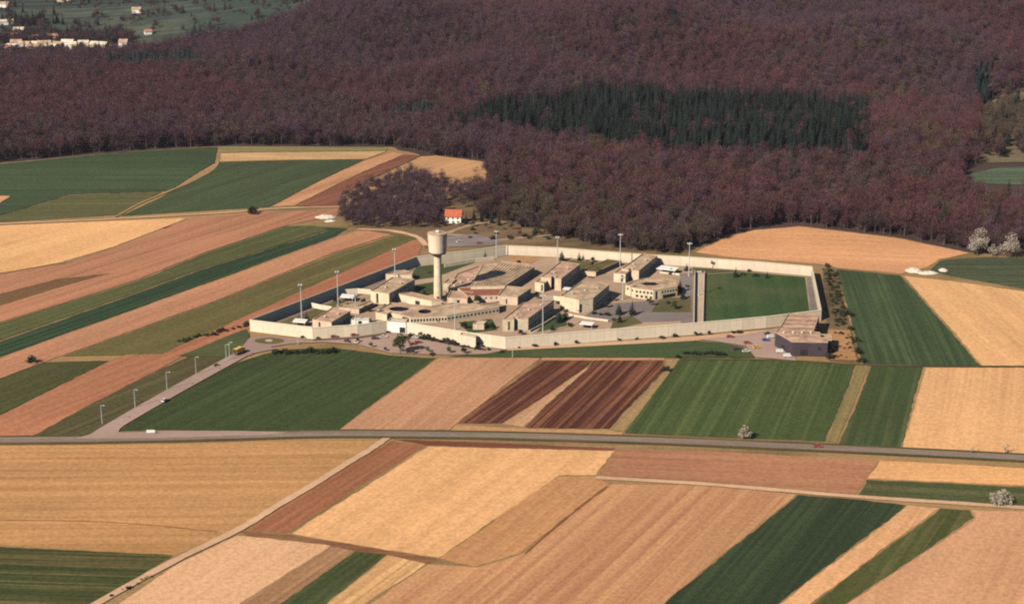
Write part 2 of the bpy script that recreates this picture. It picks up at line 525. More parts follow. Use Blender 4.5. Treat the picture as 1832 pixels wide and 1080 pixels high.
# a broad dull apron under all the near fields so that the balks between them read as rough grass
F('field_margins', [(-150, 1150), (-150, 300), (0, 292), (200, 274), (390, 262), (700, 263), (760, 279), (875, 290), (868, 335), (845, 355), (862, 395), (1000, 410), (1240, 446), (1300, 420), (1430, 404), (1600, 424), (1735, 452), (2000, 460), (2000, 1150)], M['balk'], off=0.012)
# south of the main road
F('stubble_field', [(-120, 797), (250, 794), (480, 789), (674, 788), (620, 824), (520, 888), (420, 948), (312, 993), (0, 974), (-120, 968)],
  soil('tan_stubble', (208, 154, 100), ALONG, streak=0.8, freq=0.16, sk=(0.36, 0.66)))
F('wheat_field', [(-120, 972), (0, 977), (310, 993), (160, 1082), (80, 1150), (-150, 1150)],
  crop('streaky_young_wheat', (74, 82, 46), wang((0, 1010), (200, 1016)), light=(140, 120, 76), streak=0.65, freq=0.3, sk=(0.44, 0.62), tram=0))
F('bare_field', [(700, 788), (762, 797), (512, 953), (440, 949), (560, 870), (650, 816)], soil('brown_soil_strip', (176, 116, 82), DIAG))
F('bare_field', [(700, 785), (1100, 801), (1098, 806), (764, 797)], soil('brown_headland', (136, 84, 60), ALONG))
F('stubble_field', [(766, 798), (1100, 806), (1066, 849), (1000, 850), (940, 892), (785, 997), (522, 954)],
  soil('yellow_stubble', (240, 180, 122), DIAG, dark=(222, 164, 104), streak=0.5, freq=0.2))
F('bare_field', [(432, 950), (520, 956), (640, 975), (782, 999), (768, 1009), (640, 986), (560, 972), (440, 958)], soil('brown_field_path', (150, 104, 72), ALONG))
F('stubble_field', [(424, 958), (592, 976), (430, 1078), (380, 1150), (110, 1150), (215, 1078), (312, 1012)], soil('pale_stubble', (240, 186, 138), DIAG, dark=(230, 172, 122)))
F('bare_field', [(594, 977), (634, 985), (500, 1078), (440, 1150), (384, 1150), (432, 1079)], soil('grey_tan_strip', (186, 140, 100), DIAG, streak=0.8))
F('wheat_field', [(636, 986), (692, 991), (604, 1062), (500, 1150), (444, 1150), (502, 1079)], crop('dark_wheat_strip', (72, 82, 48), DIAG))
F('stubble_field', [(694, 993), (762, 1008), (640, 1088), (560, 1150), (504, 1150), (606, 1063)], soil('sand_strip', (234, 180, 120), DIAG, dark=(190, 138, 92), streak=0.7))
F('bare_field', [(787, 998), (1000, 852), (1066, 852), (1092, 868), (1000, 935), (930, 990), (850, 1014)], soil('brown_fallow', (202, 146, 98), DIAG, streak=0.6))
F('bare_field', [(1094, 866), (1250, 869), (1424, 884), (1196, 1070), (1120, 1150), (564, 1150), (766, 1009), (852, 1015), (932, 991), (1002, 936)],
  soil('pinkish_bare_soil', (210, 154, 106), DIAG, dark=(178, 120, 84), streak=0.75, freq=0.14))
ribbon('furrow_line', [(1088, 869), (1040, 905), (985, 950), (940, 990)], 1.3, soil('dark_furrow', (140, 94, 62), DIAG), wob=0.4)
ribbon('furrow_line', [(-60, 928), (0, 930), (200, 934), (390, 951)], 0.7, soil('faint_furrow', (160, 112, 72), ALONG), wob=0.4)
F('bare_field', [(1102, 803), (1300, 808), (1572, 823), (1530, 884), (1400, 873), (1250, 860), (1072, 850)],
  soil('rose_brown_soil', (188, 132, 96), wang((1100, 830), (1550, 850)), dark=(168, 108, 78), streak=0.8, freq=0.2))
F('stubble_field', [(1574, 823), (1980, 846), (1980, 876), (1700, 862), (1552, 856)], soil('tan_headland', (238, 176, 116), ALONG))
F('wheat_field', [(1550, 858), (1700, 864), (1980, 878), (1980, 914), (1832, 906), (1700, 897), (1534, 886)],
  crop('band_of_wheat', (82, 92, 54), wang((1550, 870), (1800, 885)), light=(140, 120, 84), streak=0.8, freq=0.18))
F('wheat_field', [(1428, 885), (1530, 893), (1620, 904), (1392, 1080), (1310, 1150), (1120, 1150), (1198, 1071)], crop('deep_green_wheat', (58, 72, 48), DIAG, patch=0.4, tram=0.03, streak=0.35))
F('stubble_field', [(1624, 904), (1680, 909), (1500, 1042), (1360, 1150), (1314, 1150), (1394, 1081)], soil('tan_strip', (236, 176, 124), DIAG))
F('wheat_field', [(1683, 909), (1735, 912), (1742, 926), (1512, 1080), (1420, 1150), (1364, 1150), (1502, 1043)],
  crop('olive_wheat_strip', (88, 94, 52), DIAG, light=(128, 116, 72), streak=0.8, freq=0.2, sk=(0.45, 0.6)))
F('bare_field', [(1738, 912), (1980, 920), (1980, 1150), (1424, 1150), (1514, 1081), (1746, 928)], soil('pink_sandy_soil', (218, 162, 116), DIAG, dark=(206, 146, 110)))
# between the main road and the walls
F('wheat_field', [(214, 771), (252, 745), (400, 657), (470, 634), (520, 625), (600, 622), (660, 630), (700, 636), (780, 641), (606, 768), (520, 772), (300, 769)],
  crop('young_wheat', (68, 82, 46), DIAG, light=(92, 100, 56), freq=0.2))
F('bare_field', [(784, 641), (966, 641), (816, 758), (803, 769), (608, 770)], soil('pink_bare_soil', (204, 150, 110), ROWN, dark=(184, 126, 94)))
def plough(name, ang):
    return field_mat(name, A(96, 54, 40), A(158, 104, 74), ang, 1.0, 0.32, c3=A(88, 50, 38), patch=0.4, grain=0.35, bump=0.8, sk=(0.44, 0.6), tram=0.0)
PLA = wang((850, 757), (1010, 646))
F('ploughed_field', [(968, 646), (1058, 646), (1050, 655), (971, 711), (897, 757), (819, 757)], plough('ploughed_soil_west', PLA))
F('stubble_field', [(1051, 656), (1050, 662), (992, 712), (937, 764), (898, 758), (972, 711)], soil('tan_wedge', (206, 158, 116), PLA))
F('ploughed_field', [(1062, 645), (1186, 645), (1188, 660), (1090, 767), (940, 765), (994, 712), (1053, 660)], plough('ploughed_soil_east', wang((1010, 765), (1130, 646))))
F('stubble_field', [(1190, 643), (1214, 645), (1200, 668), (1116, 772), (1092, 769), (1190, 662)], soil('olive_tan_balk', (172, 136, 92), ROWN, dark=(120, 104, 64)))
F('stubble_field', [(815, 760), (944, 767), (1090, 770), (1114, 774), (1112, 780), (805, 772)], soil('tan_field_end', (204, 154, 106), ALONG))
F('stubble_field', [(970, 640), (1190, 640), (1188, 644), (968, 645)], soil('tan_field_head', (200, 146, 106), ALONG))
F('wheat_field', [(1217, 643), (1400, 645), (1531, 652), (1476, 790), (1300, 783), (1117, 775)], crop('striped_wheat', (78, 94, 52), RIGHT, light=(106, 112, 66), streak=0.8, freq=0.2, tram=0.25))
F('stubble_field', [(1533, 653), (1556, 654), (1497, 793), (1479, 790)], soil('worn_strip', (150, 126, 82), RIGHT, dark=(92, 96, 58)))
F('wheat_field', [(1558, 655), (1651, 657), (1611, 803), (1500, 794)], crop('wheat_by_stubble', (74, 90, 52), RIGHT, light=(112, 112, 68), freq=0.2))
F('stubble_field', [(1656, 658), (1990, 657), (1990, 826), (1832, 813), (1614, 803)], soil('warm_tan_stubble', (238, 180, 124), RIGHT, dark=(216, 154, 106), freq=0.22))
F('wheat_field', [(1496, 482), (1610, 493), (1754, 655), (1546, 653)], crop('triangle_of_wheat', (70, 88, 56), wang((1600, 650), (1540, 490))))
F('stubble_field', [(1616, 494), (1700, 503), (1832, 522), (1990, 545), (1990, 655), (1759, 655)], soil('bright_stubble', (240, 182, 124), wang((1800, 640), (1640, 500)), dark=(230, 168, 112)))
F('wheat_field', [(1684, 466), (1760, 460), (1990, 464), (1990, 540), (1832, 517), (1700, 494), (1664, 484)], crop('dull_wheat', (80, 90, 64), ALONG))
F('stubble_field', [(1244, 452), (1290, 428), (1350, 412), (1430, 406), (1600, 426), (1735, 453), (1680, 464), (1660, 478), (1612, 490), (1500, 480), (1462, 472), (1300, 460)],
  soil('hillside_stubble', (230, 166, 116), wang((1300, 440), (1600, 450)), dark=(208, 146, 100), freq=0.2))
F('scrub_strip', [(1470, 480), (1492, 480), (1514, 560), (1540, 652), (1484, 646), (1478, 560)], M['scrub'])
# west side
F('grass_strip', [(62, 779), (150, 728), (330, 642), (425, 602), (446, 606), (408, 642), (165, 777)], crop('rough_grass', (92, 88, 54), DIAG2, light=(118, 104, 68)))
F('bare_field', [(-120, 812), (-60, 784), (60, 779), (318, 642), (446, 588), (744, 470), (756, 432), (738, 430), (560, 506), (310, 600), (200, 645), (0, 744), (-120, 806)],
  soil('long_red_soil', (192, 130, 92), DIAG2, dark=(172, 104, 76), freq=0.2, streak=0.7))
F('wheat_field', [(-120, 654), (0, 650), (196, 646), (0, 742), (-120, 800)], crop('olive_wheat', (84, 84, 50), DIAG2))
F('grass_strip', [(112, 638), (290, 634), (560, 512), (746, 427), (716, 419), (602, 453), (370, 546)], crop('olive_grass', (112, 106, 62), DIAG2, light=(140, 120, 76)))
F('bare_field', [(642, 413), (713, 416), (600, 451), (370, 544), (106, 638), (-120, 722), (-120, 682), (10, 638), (370, 509), (602, 425)],
  soil('salmon_soil', (200, 142, 104), DIAG2, dark=(184, 120, 88)))
F('wheat_field', [(566, 406), (622, 409), (600, 423), (370, 506), (10, 635), (-120, 680), (-120, 654), (0, 612), (370, 480), (590, 413)], crop('dark_green_strip', (54, 76, 52), DIAG2, tram=0))
F('wheat_field', [(512, 405), (562, 404), (588, 412), (370, 478), (0, 609), (-120, 650), (-120, 618), (0, 579), (250, 502), (370, 452)], crop('mid_green_strip', (92, 98, 58), DIAG2, light=(122, 116, 72)))
F('bare_field', [(345, 390), (604, 374), (606, 386), (510, 404), (370, 450), (250, 500), (0, 577), (-120, 615), (-120, 524), (0, 492), (120, 472), (212, 441)],
  soil('rose_fallow', (196, 136, 100), DIAG2, dark=(166, 110, 82), freq=0.12, streak=0.8))
F('bare_field', [(-120, 582), (0, 548), (110, 514), (200, 489), (100, 500), (0, 526), (-120, 560)], soil('dark_fallow_strip', (132, 98, 66), DIAG2))
F('stubble_field', [(-120, 408), (0, 404), (200, 396), (335, 391), (210, 440), (110, 470), (0, 489), (-120, 520)], soil('gold_stubble', (240, 182, 122), DIAG2, dark=(226, 164, 108), freq=0.14))
F('wheat_field', [(-140, 300), (0, 294), (200, 275), (388, 264), (384, 292), (300, 343), (290, 343), (120, 349), (0, 385), (-140, 391)], crop('far_wheat', (70, 88, 58), ALONG, light=(92, 104, 70)))
F('grass_strip', [(-140, 392), (0, 386), (120, 350), (290, 344), (208, 385), (0, 398), (-140, 402)], crop('far_olive_grass', (100, 100, 64), ALONG))
F('stubble_field', [(-140, 352), (18, 352), (0, 364), (-140, 372)], soil('far_tan_corner', (214, 160, 112), ALONG), off=0.5)
F('wheat_field', [(390, 291), (652, 286), (480, 371), (216, 387), (302, 346), (376, 309)], crop('far_wheat_east', (78, 92, 60), DIAG2, light=(94, 104, 66)))
F('stubble_field', [(392, 275), (692, 271), (654, 285), (390, 290)], soil('far_tan_band', (222, 176, 122), ALONG))
F('grass_strip', [(396, 263), (692, 264), (692, 270), (394, 274)], crop('far_olive_band', (150, 140, 92), ALONG))
F('bare_field', [(484, 371), (656, 287), (700, 273), (722, 277), (526, 369)], soil('far_salmon_strip', (214, 156, 112), DIAG2))
F('bare_field', [(530, 369), (724, 277), (752, 279), (612, 348), (604, 372)], soil('far_brown_strip', (150, 98, 74), DIAG2))
F('stubble_field', [(612, 352), (754, 281), (780, 279), (874, 291), (866, 330), (842, 352), (700, 330), (612, 372)], soil('far_tan_slope', (212, 160, 112), DIAG2))
F('rough_ground', [(606, 374), (640, 372), (860, 350), (860, 392), (1000, 400), (1120, 428), (1240, 452), (1100, 448), (1000, 440), (905, 436), (760, 445), (756, 428), (640, 411)], M['scrub'])
# the clearings beyond the wood
F('meadow', [(1750, 292), (1758, 190), (1800, 165), (2200, 150), (2200, 288)], crop('scrubby_clearing', (120, 112, 84), ALONG, patch=1.0))
F('meadow', [(1734, 312), (1790, 300), (2000, 296), (2000, 338), (1745, 328)], crop('far_meadow', (84, 100, 78), ALONG))
F('meadow', [(-200, 66), (90, 62), (190, 72), (200, 106), (290, 94), (430, 69), (530, 35), (640, -22), (700, -80), (-200, -80)], crop('valley_meadow', (62, 80, 68), ALONG, light=(104, 106, 84), patch=1.0, freq=0.03, sk=(0.4, 0.55), streak=0.9))
F('meadow', [(-200, 122), (-200, 60), (190, 66), (230, 90), (204, 108), (0, 117)], crop('village_gardens', (130, 112, 86), ALONG, patch=0.9))

# ------------------------------------------------------------------ roads and tracks
ROADPX = [(-150, 790), (0, 788), (200, 786), (420, 781), (560, 777), (700, 777), (900, 780), (1100, 786), (1300, 794), (1500, 803), (1700, 813), (1832, 820), (2000, 829)]
road = ribbon('main_road', ROADPX, 5.7, M['asphalt'], off=0.50)
LAYER[0] += 1
ribbon('road_verge', ROADPX, 10.5, M['verge'], off=0.44)
ribbon('edge_line', ROADPX, 0.13, M['marking'], off=0.506, parent=road, shift=2.6)
ribbon('edge_line', ROADPX, 0.13, M['marking'], off=0.506, parent=road, shift=-2.6)
rl = smooth_line([Vector((p.x, p.y)) for p in (G(*q) for q in ROADPX)], 40)
db = MB(); db.box(-1.5, 1.5, -0.1, 0.1, 0, 0.004); dash_me = db.mesh('lane_dash', M['marking'])
acc = 0.0
for i in range(1, len(rl)):
    acc += (rl[i] - rl[i - 1]).length
    if acc > 13 and abs(rl[i].x) < 300:
        acc = 0
        d = rl[i] - rl[i - 1]
        link('lane_dash', dash_me, road, (rl[i].x, rl[i].y, 0.505), math.atan2(d.y, d.x))
F('road_layby', [(200, 776), (300, 772), (420, 772), (520, 774), (480, 779), (300, 784), (160, 784)], M['carpark'], off=0.53)
access = ribbon('access_road', [(172, 783), (205, 762), (300, 707), (400, 652), (440, 632), (485, 622)], 8.5, M['carpark'], off=0.54)
F('road_junction', [(135, 786), (165, 777), (195, 766), (222, 752), (230, 756), (214, 769), (212, 774), (230, 777), (300, 777), (300, 785)], M['carpark'], off=0.546)
ribbon('farm_track', [(694, 783), (660, 806), (620, 830), (560, 868), (500, 903), (430, 946), (310, 1005), (170, 1082), (60, 1150)], 3.6, M['track'], off=0.42, wob=0.12)
ribbon('farm_track', [(1066, 855), (1250, 866), (1400, 878), (1530, 889), (1700, 900), (1832, 909), (1990, 917)], 3.2, M['track'], off=0.43, wob=0.12)
ribbon('farm_track', [(-140, 410), (0, 402), (200, 393), (400, 382), (500, 374), (608, 371)], 2.6, M['track'], wob=0.15)
ribbon('farm_track', [(206, 389), (250, 365), (300, 344), (350, 322), (385, 300), (392, 275)], 2.2, M['balk'], wob=0.15)
ribbon('farm_track', [(640, 411), (700, 414), (745, 424), (762, 440)], 4.0, M['track'], wob=0.15)
ribbon('farm_track', [(1215, 643), (1400, 645), (1540, 653), (1700, 656), (1990, 656)], 2.0, M['verge'], wob=0.3)
ribbon('farm_track', [(800, 418), (850, 402), (900, 398), (960, 400)], 4.5, M['yard'], wob=0.2)
ribbon('farm_track', [(770, 420), (830, 422), (880, 430), (940, 425)], 4.0, M['yard'], wob=0.2)
ribbon('farm_track', [(960, 424), (1040, 414), (1090, 412)], 3.0, M['yard'], wob=0.2)
F('rear_yard', [(798, 425), (850, 420), (900, 432), (880, 440), (800, 443)], M['yard_grey'])
F('car_park', [(446, 606), (470, 602), (560, 609), (640, 602), (690, 595), (730, 598), (830, 618), (905, 627), (870, 634), (800, 636), (700, 633), (640, 617), (580, 613), (520, 616), (480, 622), (450, 632), (425, 632)], M['carpark'], off=0.51)
F('car_park', [(1250, 608), (1330, 600), (1390, 588), (1400, 605), (1425, 646), (1352, 640), (1335, 620), (1290, 613)], M['carpark'], off=0.51)
F('lawn', [(872, 633), (910, 625), (1240, 611), (1290, 614), (1330, 622), (1352, 641), (1210, 641), (790, 639)], M['lawn'], off=0.45)
F('lawn', [(318, 638), (440, 590), (446, 604), (425, 628), (405, 640)], M['lawn'], off=0.45)
F('verge_strip', [(905, 624), (1240, 603), (1380, 590), (1380, 596), (1250, 610), (908, 628)], M['track'], off=0.47)
F('earth_yard', [(1482, 590), (1520, 592), (1534, 646), (1484, 644)], M['earth'], off=0.47)

F('roundabout_island', oval_px(482, 611, 27, 5.5), M['lawn_dry'], off=0.56)
F('roundabout_island', oval_px(481, 610.5, 7, 2), M['pathway'], off=0.57)
F('planting_bed', [(732, 601), (780, 607), (830, 617), (872, 626), (868, 629), (820, 621), (770, 611), (730, 605)], M['scrub'], off=0.545)
F('planting_bed', [(560, 609), (640, 604), (690, 597), (690, 600), (640, 607), (560, 611)], M['verge'], off=0.545)

# ------------------------------------------------------------------ perimeter wall
WALL_H = 6.2
WALLPX = [(448, 592), (560, 606), (640, 601), (692, 594), (730, 597), (830, 614), (905, 624), (1080, 610), (1240, 598), (1370, 586), (1468, 574),
          (1452, 495), (1350, 486), (1240, 478), (1110, 470), (1000, 461), (905, 457), (830, 467), (745, 477)]
WW = [P(*p) for p in WALLPX]
inside = [(p[0], p[1]) for p in WALLPX]
F('compound_ground', WALLPX, M['yard'], off=0.56)
wall = empty('perimeter_wall', (WW[0].x, WW[0].y, 0))
tag(wall, 'long pale concrete wall of tall panels enclosing the whole prison compound', 'wall')
pb = MB(); pb.box(-0.5, 0.5, -0.19, 0.19, 0, 1); panel_me = pb.mesh('wall_panel', M['concrete'])
cb = MB(); cb.tube((-0.5, 0, 0), (0.5, 0, 0), 1.0, 1.0, 8); cop_me = cb.mesh('coping', M['coping'])
pi = MB(); pi.box(-0.10, 0.10, -0.215, 0.215, 0, 1); pier_me = pi.mesh('pier', M['coping'])
o0 = Vector((WW[0].x, WW[0].y, 0))
for i in range(len(WW)):
    a, b = WW[i], WW[(i + 1) % len(WW)]
    d = b - a; L = d.length; rz = math.atan2(d.y, d.x)
    n = max(1, round(L / 7.5))
    for k in range(n):
        c = a + d * ((k + 0.5) / n) - o0
        p = link('wall_panel', panel_me, wall, c, rz)
        p.scale = (L / n - 0.06, 1, WALL_H + rnd.uniform(-0.05, 0.05))
        cp = link('coping', cop_me, wall, (c.x, c.y, WALL_H + 0.12), rz)
        cp.scale = (L / n - 0.02, 0.34, 0.34)
        j = a + d * (k / n) - o0
        q = link('pier', pier_me, wall, j, rz)
        q.scale = (1, 1, WALL_H - 0.25)

# ground inside the walls
F('sports_pitch', [(1264, 492), (1330, 488), (1440, 497), (1449, 566), (1262, 584)], M['pitch'], off=0.58)
F('compound_lawn', [(500, 578), (560, 556), (620, 532), (650, 528), (596, 552), (562, 570), (540, 585)], M['lawn_dry'], off=0.58)
F('compound_lawn', [(452, 590), (745, 478), (775, 474), (700, 507), (610, 545), (520, 583), (500, 594)], M['asphalt'], off=0.57)
F('compound_lawn', [(745, 479), (830, 469), (850, 471), (800, 490), (776, 498), (745, 502), (735, 495)], M['lawn'], off=0.59)
F('compound_lawn', [(738, 512), (775, 506), (776, 528), (750, 530)], M['lawn'], off=0.595)
F('compound_lawn', [(1000, 464), (1110, 473), (1060, 500), (1030, 490)], M['lawn_dry'], off=0.59)
F('compound_lawn', [(912, 459), (972, 461), (945, 478), (912, 472)], M['earth'], off=0.60)
F('compound_lawn', [(985, 566), (1012, 562), (1015, 584), (960, 596)], M['lawn'], off=0.59)
F('compound_lawn', [(1180, 535), (1236, 532), (1236, 560), (1165, 560)], M['lawn_dry'], off=0.585)
F('compound_lawn', [(1100, 572), (1130, 566), (1150, 580), (1090, 592)], M['lawn_dry'], off=0.592)
F('compound_lawn', [(820, 578), (880, 572), (890, 592), (840, 598)], M['lawn'], off=0.592)
F('compound_lawn', [(1240, 480), (1330, 487), (1264, 491), (1240, 492)], M['lawn_dry'], off=0.586)
F('compound_path', [(1218, 490), (1240, 490), (1240, 596), (1218, 598)], M['yard_grey'], off=0.583)
F('compound_path', [(1244, 490), (1260, 490), (1258, 596), (1242, 597)], M['pathway'], off=0.60)
F('compound_path', [(1080, 545), (1180, 538), (1236, 540), (1236, 575), (1100, 580), (1040, 570)], M['yard_grey'], off=0.575)
F('compound_path', [(1443, 498), (1451, 497), (1464, 572), (1452, 574)], M['yard_grey'], off=0.60)
F('compound_path', [(940, 596), (990, 566), (994, 568), (950, 600)], M['pathway'], off=0.61)

# ------------------------------------------------------------------ buildings
def ccw(poly):
    a = sum(poly[i].x * poly[(i + 1) % len(poly)].y - poly[(i + 1) % len(poly)].x * poly[i].y for i in range(len(poly)))
    return poly if a > 0 else poly[::-1]

def inset(poly, d):
    n = len(poly); out = []
    for i in range(n):
        p0, p1, p2 = poly[i - 1], poly[i], poly[(i + 1) % n]
        d1 = (p1 - p0).normalized(); d2 = (p2 - p1).normalized()
        n1 = Vector((-d1.y, d1.x)); n2 = Vector((-d2.y, d2.x))
        b = (n1 + n2)
        if b.length < 1e-4: b = n1
        b.normalize()
        out.append(p1 + b * (d / max(0.35, b.dot(n1))))
    return out

def shell(name, poly, holes, z0, z1, mat, parent, thick=0.0):
    """upright walls round a plan, with the wells of its courtyards"""
    mb = MB()
    for loop in [poly] + holes:
        n = len(loop)
        vs = [(p.x, p.y, z0) for p in loop] + [(p.x, p.y, z1) for p in loop]
        mb.add(vs, [(i, (i + 1) % n, n + (i + 1) % n, n + i) for i in range(n)])
    return mb.build(name, mat, parent)

def slab(name, poly, holes, z0, z1, mat, parent):
    bm = bmesh.new()
    es = []
    for loop in [poly] + holes:
        vs = [bm.verts.new((p.x, p.y, z1)) for p in loop]
        es += [bm.edges.new((vs[i], vs[(i + 1) % len(vs)])) for i in range(len(vs))]
    bmesh.ops.triangle_fill(bm, edges=es, use_beauty=True)
    ret = bmesh.ops.extrude_face_region(bm, geom=bm.faces[:])
    for g in ret['geom']:
        if isinstance(g, bmesh.types.BMVert): g.co.z = z0
    bmesh.ops.recalc_face_normals(bm, faces=bm.faces[:])
    me = bpy.data.meshes.new(name); bm.to_mesh(me); bm.free()
    me.materials.append(mat)
    return link(name, me, parent)

def ringcap(name, poly, z0, z1, w, mat, parent, out=0.06):
    """parapet round the roof edge"""
    o = inset(poly, -out); i_ = inset(poly, w)
    n = len(poly); mb = MB()
    vs = [(p.x, p.y, z0) for p in o] + [(p.x, p.y, z1) for p in o] + [(p.x, p.y, z1) for p in i_] + [(p.x, p.y, z0) for p in i_]
    fs = []
    for k in range(n):
        j = (k + 1) % n
        fs += [(k, j, n + j, n + k), (n + k, n + j, 2 * n + j, 2 * n + k), (2 * n + k, 2 * n + j, 3 * n + j, 3 * n + k)]
    mb.add(vs, fs)
    return mb.build(name, mat, parent)

wb = MB()
wb.box(-0.5, 0.5, -0.04, 0.05, 0, 0.07, 1); wb.box(-0.5, 0.5, -0.04, 0.05, 0.93, 1, 1)
wb.box(-0.5, -0.42, -0.04, 0.05, 0.07, 0.93, 1); wb.box(0.42, 0.5, -0.04, 0.05, 0.07, 0.93, 1); wb.box(-0.42, 0.42, -0.03, 0.015, 0.07, 0.93, 0)
win_me = wb.mesh('window', [M['glass'], M['frame']])
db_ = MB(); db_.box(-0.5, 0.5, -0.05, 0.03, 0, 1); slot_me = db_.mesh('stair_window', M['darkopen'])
ub = MB(); ub.box(-0.5, 0.5, -0.5, 0.5, 0, 0.8); ub.box(-0.6, 0.6, -0.6, 0.6, 0.8, 1.0); vent_me = ub.mesh('roof_vent', M['coping'])

def on_edge(name, me, p0, p1, t, z, w, h, parent, o):
    d = p1 - p0
    q = p0 + d * t
    x = link(name, me, parent, (q.x - o.x, q.y - o.y, z), math.atan2(d.y, d.x) + math.pi)
    x.scale = (w, 1, h)
    return x

def notch(poly, i, t0, t1, depth):
    a, b = poly[i], poly[(i + 1) % len(poly)]
    d = b - a; n = Vector((-d.y, d.x)).normalized()
    p, q = a + d * t0, a + d * t1
    return poly[:i + 1] + [p, p + n * depth, q + n * depth, q] + poly[i + 1:]

def building(name, label, roof_px, h, wall_m, roof_m, cat='building', holes_px=(), windows=(), slots=(), notches=(), vents=0, roof_rel=0.45, group=None, dark=()):
    """roof_px: corners of the roof as the photo shows them, for a roof at height h.
    windows: (edge, number, z, w, h); slots: (edge, t, w, z0, z1); edges are counted from the first corner, going counter-clockwise seen from above."""
    pl = [P(x, y, h) for x, y in roof_px]
    pl = [Vector((p.x, p.y)) for p in pl]
    first = pl[0].copy()
    pl = ccw(pl)
    while (pl[0] - first).length > 1e-6: pl = pl[1:] + pl[:1]
    plain = [p.copy() for p in pl]
    for (e, t0, t1, dep) in sorted(notches, key=lambda q: -q[0]):
        pl = notch(pl, e, t0, t1, dep)
    c = sum(plain, Vector((0, 0))) / len(plain)
    root = empty(name, (c.x, c.y, 0.5))
    tag(root, label, cat, group)
    loc = [p - c for p in pl]
    holes = []
    for hp in holes_px:
        hl = [P(x, y, h) for x, y in hp]
        holes.append(ccw([Vector((p.x - c.x, p.y - c.y)) for p in hl])[::-1])
    zt = h - 0.5
    shell('wall', loc, [], -0.3, zt, wall_m, root)
    for hl_ in holes:
        shell('court_glazing', hl_, [], -0.3, zt - roof_rel - 0.01, M['glass'], root)
        slab('court_floor', hl_[::-1], [], 0.0, 0.12, M['court'], root)
    inn = inset(loc, 0.05)
    slab('roof', inn, holes, zt - roof_rel - 0.2, zt - roof_rel, roof_m, root)
    ringcap('parapet', loc, zt - 0.28, zt + 0.06, 0.35, M['parapet'], root)
    O = Vector((c.x, c.y))
    for (e, n, z, w, hh) in windows:
        p0, p1 = plain[e], plain[(e + 1) % len(plain)]
        for k in range(n):
            on_edge('window', win_me, p0, p1, (k + 0.5) / n, z, w, hh, root, O)
    for (e, t, w, z0, z1) in slots:
        p0, p1 = plain[e], plain[(e + 1) % len(plain)]
        on_edge('stair_window', slot_me, p0, p1, t, z0, w, z1 - z0, root, O)
    for k in range(vents):
        a = plain[0] - c; b = plain[len(plain) // 2] - c
        t = (k + 1) / (vents + 1)
        q = a.lerp(b, t)
        v = link('roof_vent', vent_me, root, (q.x, q.y, zt - roof_rel), rnd.uniform(0, 3))
        v.scale = (1.3, 1.0, 0.9)
    return root

R_ = M
# cell blocks: first corner front left, then front right (edge 0 faces the camera); side windows enlarged to darken the shaded faces
building('cell_block', 'small beige cell block in the west corner, behind the lit front wall', [(559, 571), (593, 576), (627, 556), (594, 550)], 6.0, R_['render2'], R_['roof2'],
         windows=[(1, 7, 1.0, 1.5, 1.7), (1, 7, 3.4, 1.5, 1.7), (3, 7, 3.2, 1.5, 1.7)], slots=[(0, 0.36, 1.2, 0.4, 4.4)], vents=2)
building('cell_block', 'beige cell block with a tall dark slot, left of the water tower', [(663, 520), (696, 525), (742, 499), (702, 495)], 7.5, R_['render'], R_['roof'],
         windows=[(1, 10, 1.2, 1.5, 1.7), (1, 10, 4.2, 1.5, 1.7), (3, 9, 4.2, 1.5, 1.7)], slots=[(0, 0.36, 1.4, 0.3, 6.0)], vents=2)
building('cell_block', 'long beige cell block with a recessed front, nearest the bend of the front wall', [(899, 571), (945, 569), (991, 536), (936, 541)], 7.6, R_['render'], R_['roof2'],
         windows=[(1, 13, 1.2, 1.5, 1.7), (1, 13, 4.2, 1.5, 1.7), (3, 12, 4.2, 1.5, 1.7)], slots=[(0, 0.25, 1.0, 0.8, 5.8)], notches=[(0, 0.45, 0.62, 4.0)], vents=3)
building('cell_block', 'beige cell block with a deep dark recess, in the middle right of the workshop', [(968, 495), (1004, 498), (1038, 472), (1003, 467)], 8.2, R_['render2'], R_['roof2'],
         windows=[(1, 11, 1.4, 1.5, 1.7), (1, 11, 4.6, 1.5, 1.7)], notches=[(0, 0.5, 0.68, 4.0)], vents=2)
building('stair_annex', 'low pale annex with one dark slot in front of the middle cell block', [(957, 504), (973, 507), (982, 501), (966, 498)], 6.0, R_['render'], R_['roof'], slots=[(0, 0.8, 1.2, 0.6, 4.6)])
building('cell_block', 'broad beige cell block with a wide angled sunlit front, centre of the compound', [(1002, 529), (1036, 536), (1061, 533), (1090, 509), (1070, 504), (1041, 503)], 8.4, R_['render'], R_['roof'],
         windows=[(2, 9, 1.4, 1.5, 1.7), (2, 9, 4.8, 1.5, 1.7)], slots=[(1, 0.12, 1.6, 0.3, 5.2)], vents=3)
building('cell_block', 'beige cell block touching the rear wall beside the white shelter', [(1112, 480), (1143, 484), (1176, 457), (1150, 453)], 7.2, R_['render2'], R_['roof'],
         windows=[(1, 11, 1.2, 1.5, 1.7), (1, 11, 4.0, 1.5, 1.7)], notches=[(0, 0.4, 0.58, 3.0)], vents=2)
building('stair_annex', 'low pale annex with one dark slot in front of the rear cell block', [(1098, 488), (1119, 490), (1130, 482), (1110, 479)], 6.2, R_['render'], R_['roof2'], slots=[(0, 0.72, 1.3, 0.6, 4.8)])
building('low_block', 'low flat roofed wing between the middle and rear cell blocks', [(1036, 484), (1066, 486), (1112, 466), (1088, 463)], 3.6, R_['render2'], M['lawn_dry'], windows=[(1, 7, 1.0, 1.4, 1.1)])

